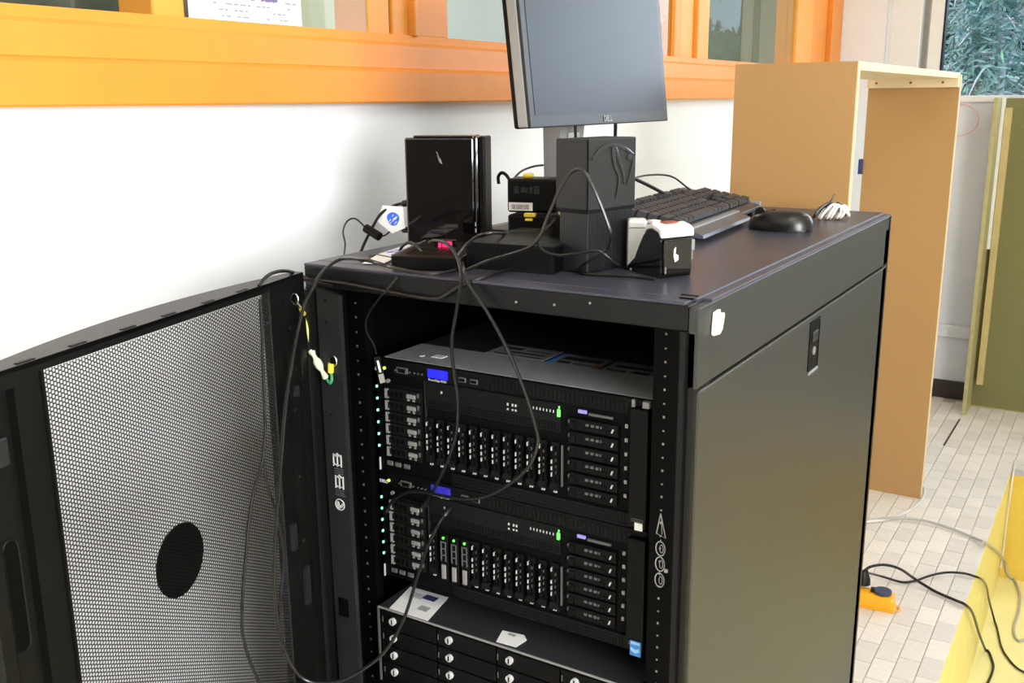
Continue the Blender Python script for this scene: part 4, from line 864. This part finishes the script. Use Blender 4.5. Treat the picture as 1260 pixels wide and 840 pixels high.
# mouse
g = thing('computer_mouse', 'black rounded computer mouse beside the keyboard', 'mouse', (.186, .676, R), PI/2+.12)
m = MB(); nu, nv = 20, 10
for j in range(nv+1):
    ph = j/nv*PI/2
    for i in range(nu):
        t = 2*PI*i/nu; rx = .032*(1-.08*math.sin(t)); ry = .057
        m.v.append((rx*math.cos(ph)**.55*math.cos(t) if j < nv else 0, ry*math.cos(ph)**.55*math.sin(t) if j < nv else 0, .003+.031*math.sin(ph)*(1-.12*math.sin(t)*math.cos(ph))))
for j in range(nv):
    for i in range(nu): m.f.append((j*nu+i, j*nu+(i+1) % nu, (j+1)*nu+(i+1) % nu, (j+1)*nu+i)); m.mi.append(0)
m.f.append(tuple(range(nu))[::-1]); m.mi.append(0)
obj('shell', m, 'plastic_s', g, smooth=True)
m = MB().prism([(math.cos(t*PI/10)*.030, math.sin(t*PI/10)*.055) for t in range(20)], 2, 0, .006); obj('base', m, 'rubber', g)
obj('wheel', MB().disc((-.003, .036, .029), .009, 0, .006, 16), 'rubber', g)
obj('button_line', MB().tube([(0, .054, .014), (0, .045, .0255), (0, .03, .0315), (0, .01, .0343)], .0007, 5), 'black_in', g)
# coiled cable
g = thing('coiled_cable', 'bundle of coiled white and black cable near the back corner of the rack roof', 'cable', (.222, .872, R), .56)
def turns(ks, rr):
    m = MB()
    for k in ks:
        u0 = -.030+.0062*k; zt = .027-.0008*k+.003*(k % 2)
        P = [(.034, -.004, .006), (.020+.001*k, -.012+.001*k, .016+.001*k), (u0*.5+.012, -.016+.001*k, zt), (u0+.006, -.018, .014), (u0, -.016, .0035), (u0+.004, .004, .003), (u0*.5+.008, .014, .018), (.022, .010, .014), (.036, 0, .007)]
        m.tube(smooth_path(P, 5), rr, 6)
    return m
obj('white_turns', turns((1, 3, 4, 6, 7), .0026), 'white_cable', g, smooth=True)
obj('black_turns', turns((0, 2, 5), .0022).map(lambda p: Vector((p.x-.004, p.y+.006, max(p.z*1.15, .0024)))), 'rubber', g, smooth=True)
obj('wire_tie', MB().tube([(-.004, .012, .024), (.004, .012, .034), (.010, .013, .046)], .0014, 6), 'rubber', g)
# paper label with the second emblem lying on the roof
g = thing('paper_tag', 'white paper label with a blue emblem lying flat on the left of the rack roof', 'tag', (0, 0, 0))
obj('tag_sheet', MB().add([(-.214, .028, R+.001), (-.249, .108, R+.001), (-.272, .208, R+.001), (-.240, .19, R+.001), (-.186, .04, R+.001), (-.214, .028, R+.0018), (-.249, .108, R+.0018), (-.272, .208, R+.0018), (-.240, .19, R+.0018), (-.186, .04, R+.0018)], [(0, 1, 2, 3, 4), (9, 8, 7, 6, 5), (0, 5, 6, 1), (1, 6, 7, 2), (2, 7, 8, 3), (3, 8, 9, 4), (4, 9, 5, 0)]), 'paper', g)
swirl(g, lambda p: Vector((-.241 + .8*p.x + .1*p.z, .145 + 2.0*p.z + .5*p.x, R+.0018-p.y*1.0)))
obj('fold_line', MB().tube([(-.246, .098, R+.002), (-.205, .085, R+.002)], .0012, 5).tube([(-.222, .05, R+.002), (-.237, .075, R+.002)], .0012, 5), 'rubber', g)
# monitor
mo_ = thing('monitor', 'flat black monitor with a dark screen on a grey stand above the rack', 'monitor', (0, 0, 0))
BZ = 1.384; Y0, Y1 = .219, .7225; MH = .305; ta = math.tan(math.radians(6.2))
def T(p): return Vector((-.05 + p.x - (p.z)*ta, p.y, BZ + p.z))
obj('bezel', MB().box((-.012, Y0, 0), (0, Y1, MH), bev=.002).map(T), 'bezel', mo_)
obj('silver_rim', MB().box((-.0205, Y0-.0015, .001), (-.004, Y1+.0015, MH+.001), bev=.002).map(T), 'silver', mo_)
obj('back_shell', MB().box((-.028, Y0-.001, -.001), (-.0195, Y1+.001, MH+.001), bev=.003).box((-.055, Y0+.1, .06), (-.024, Y1-.1, .25), bev=.01).map(T), 'plastic', mo_)
obj('screen', MB().box((-.002, Y0+.0165, .0185), (.0006, Y1-.0165, MH-.0165)).map(T), 'screen', mo_)
text_mesh('maker_logo', 'DELL', .0135, 'silver', mo_, lambda p: T(Vector((.0008+p.z, p.x+(Y0+Y1)/2, p.y+.0095))), .0003)
st = MB().prism([(.435, R+.012), (.505, R+.012), (.503, 1.30), (.520, 1.40), (.520, 1.55), (.428, 1.55), (.428, 1.40)], 0, -.150, -.118)
obj('stand_column', st, 'silver', mo_)
obj('stand_neck', MB().prism([(.452, R+.03), (.463, R+.03), (.463, 1.30), (.47, 1.345), (.49, 1.355), (.49, 1.37), (.452, 1.37)], 0, -.1185, -.114), 'steel', mo_)
obj('stand_hinge', MB().box((-.12, .43, 1.47), (-.075, .51, 1.56), bev=.004), 'plastic', mo_)
obj('stand_base', MB().box((-.225, .35, R), (-.02, .59, R+.014), bev=.005), 'plastic', mo_)
# white clip on the rack side
g = thing('adhesive_hook', 'small white adhesive hook on the upper side of the rack', 'hook', (.3005, .057, 1.168))
o = obj('plate', MB().prism([(-.018, -.011), (-.016, -.0135), (.004, -.0155), (.012, -.011), (.018, .006), (.016, .009), (.004, .0095), (.002, .0155), (-.015, .0145)], 0, 0, .004), 'white_p', g)
b = o.modifiers.new('bevel', 'BEVEL'); b.width = .001; b.segments = 2; b.limit_method = 'ANGLE'
obj('hook_lip', MB().box((.0035, -.013, -.011), (.006, .004, .002), bev=.001), 'white_p', g)
# ------------------------------------------------------------------ behind the rack
fr = thing('wooden_frame', 'tall open frame of brown fibreboard with pale edges behind the rack', 'frame')
obj('near_panel', MB().box((-.093, 1.2, 0), (.176, 1.217, 1.498)), 'mdf', fr)
obj('panel_edge', MB().box((.176, 1.2, 0), (.1785, 1.217, 1.4985)), 'pine', fr)
obj('far_panel', MB().box((-.108, 2.6, 0), (.182, 2.617, 1.491)), 'mdf', fr)
obj('panel_edge', MB().box((.182, 2.6, 0), (.185, 2.617, 1.4915)), 'pine', fr)
obj('top_board', MB().box((-.093, 1.2172, 1.4795), (.179, 2.617, 1.498), bev=.001), 'pine', fr)
bt = obj('batten', MB().box((-.105, 2.565, 1.452), (.182, 2.5995, 1.4905), bev=.001), 'pine', fr)
for x in (-.075, .035, .135): obj('nail_hole', MB().disc((x, 2.5635, 1.468), .004, 1, .004, 10), 'red_brown', bt)
obj('back_batten', MB().box((-.09, 1.2175, 1.44), (.17, 1.24, 1.4785), bev=.001), 'pine', fr)
obj('edge_clip', MB().box((-.122, 2.592, 1.16), (-.106, 2.62, 1.212), bev=.002), 'navy', fr)
cb = thing('olive_cabinet', 'olive-green board cabinet with a pale batten standing under the end window', 'cabinet', (0, 0, 0))
obj('side_board', MB().box((.163, 3.73, 0), (.180, 3.975, 1.415), bev=.001), 'olive_edge', cb)
obj('back_board', MB().box((.1805, 3.9, .006), (1.25, 3.92, 1.412)), 'olive', cb)
obj('side_board', MB().box((1.25, 3.73, 0), (1.268, 3.975, 1.415), bev=.001), 'olive_edge', cb)
obj('corner_batten', MB().box((.196, 3.872, .115), (.224, 3.8995, 1.372), bev=.001), 'batten', cb)
obj('white_strip', MB().box((.1805, 3.865, .75), (.1945, 3.8995, 1.415), bev=.001), 'white_p', cb)
obj('shelf_rail', MB().box((.1805, 3.9, 0), (1.25, 3.965, .006)), 'olive_edge', cb)
# power strip
g = thing('power_strip', 'orange-yellow power strip with a blue-grey cap on the floor tiles', 'power strip', (.268, 1.688, 0), .09)
o = obj('body', MB().box((-.30, -.002, 0), (0, .052, .042), bev=.008), 'orange_strip', g)
obj('base_rim', MB().box((-.302, -.004, 0), (.004, .056, .006), bev=.002), 'orange_strip', g)
cp = obj('socket_cap', MB().prism([(-.033+math.cos(t*PI/9)*.024, .026+math.sin(t*PI/9)*.024) for t in range(18)], 2, .044, .052), 'blue_cap', g)
obj('cap_hinge', MB().box((-.066, .018, .042), (-.052, .034, .054), bev=.002), 'rubber', g)
obj('hanging_tab', MB().tube([(.0, .012, .004), (.012, .012, .004), (.016, .026, .004), (.012, .04, .004), (.0, .04, .004)], .0025, 6), 'orange_strip', g)
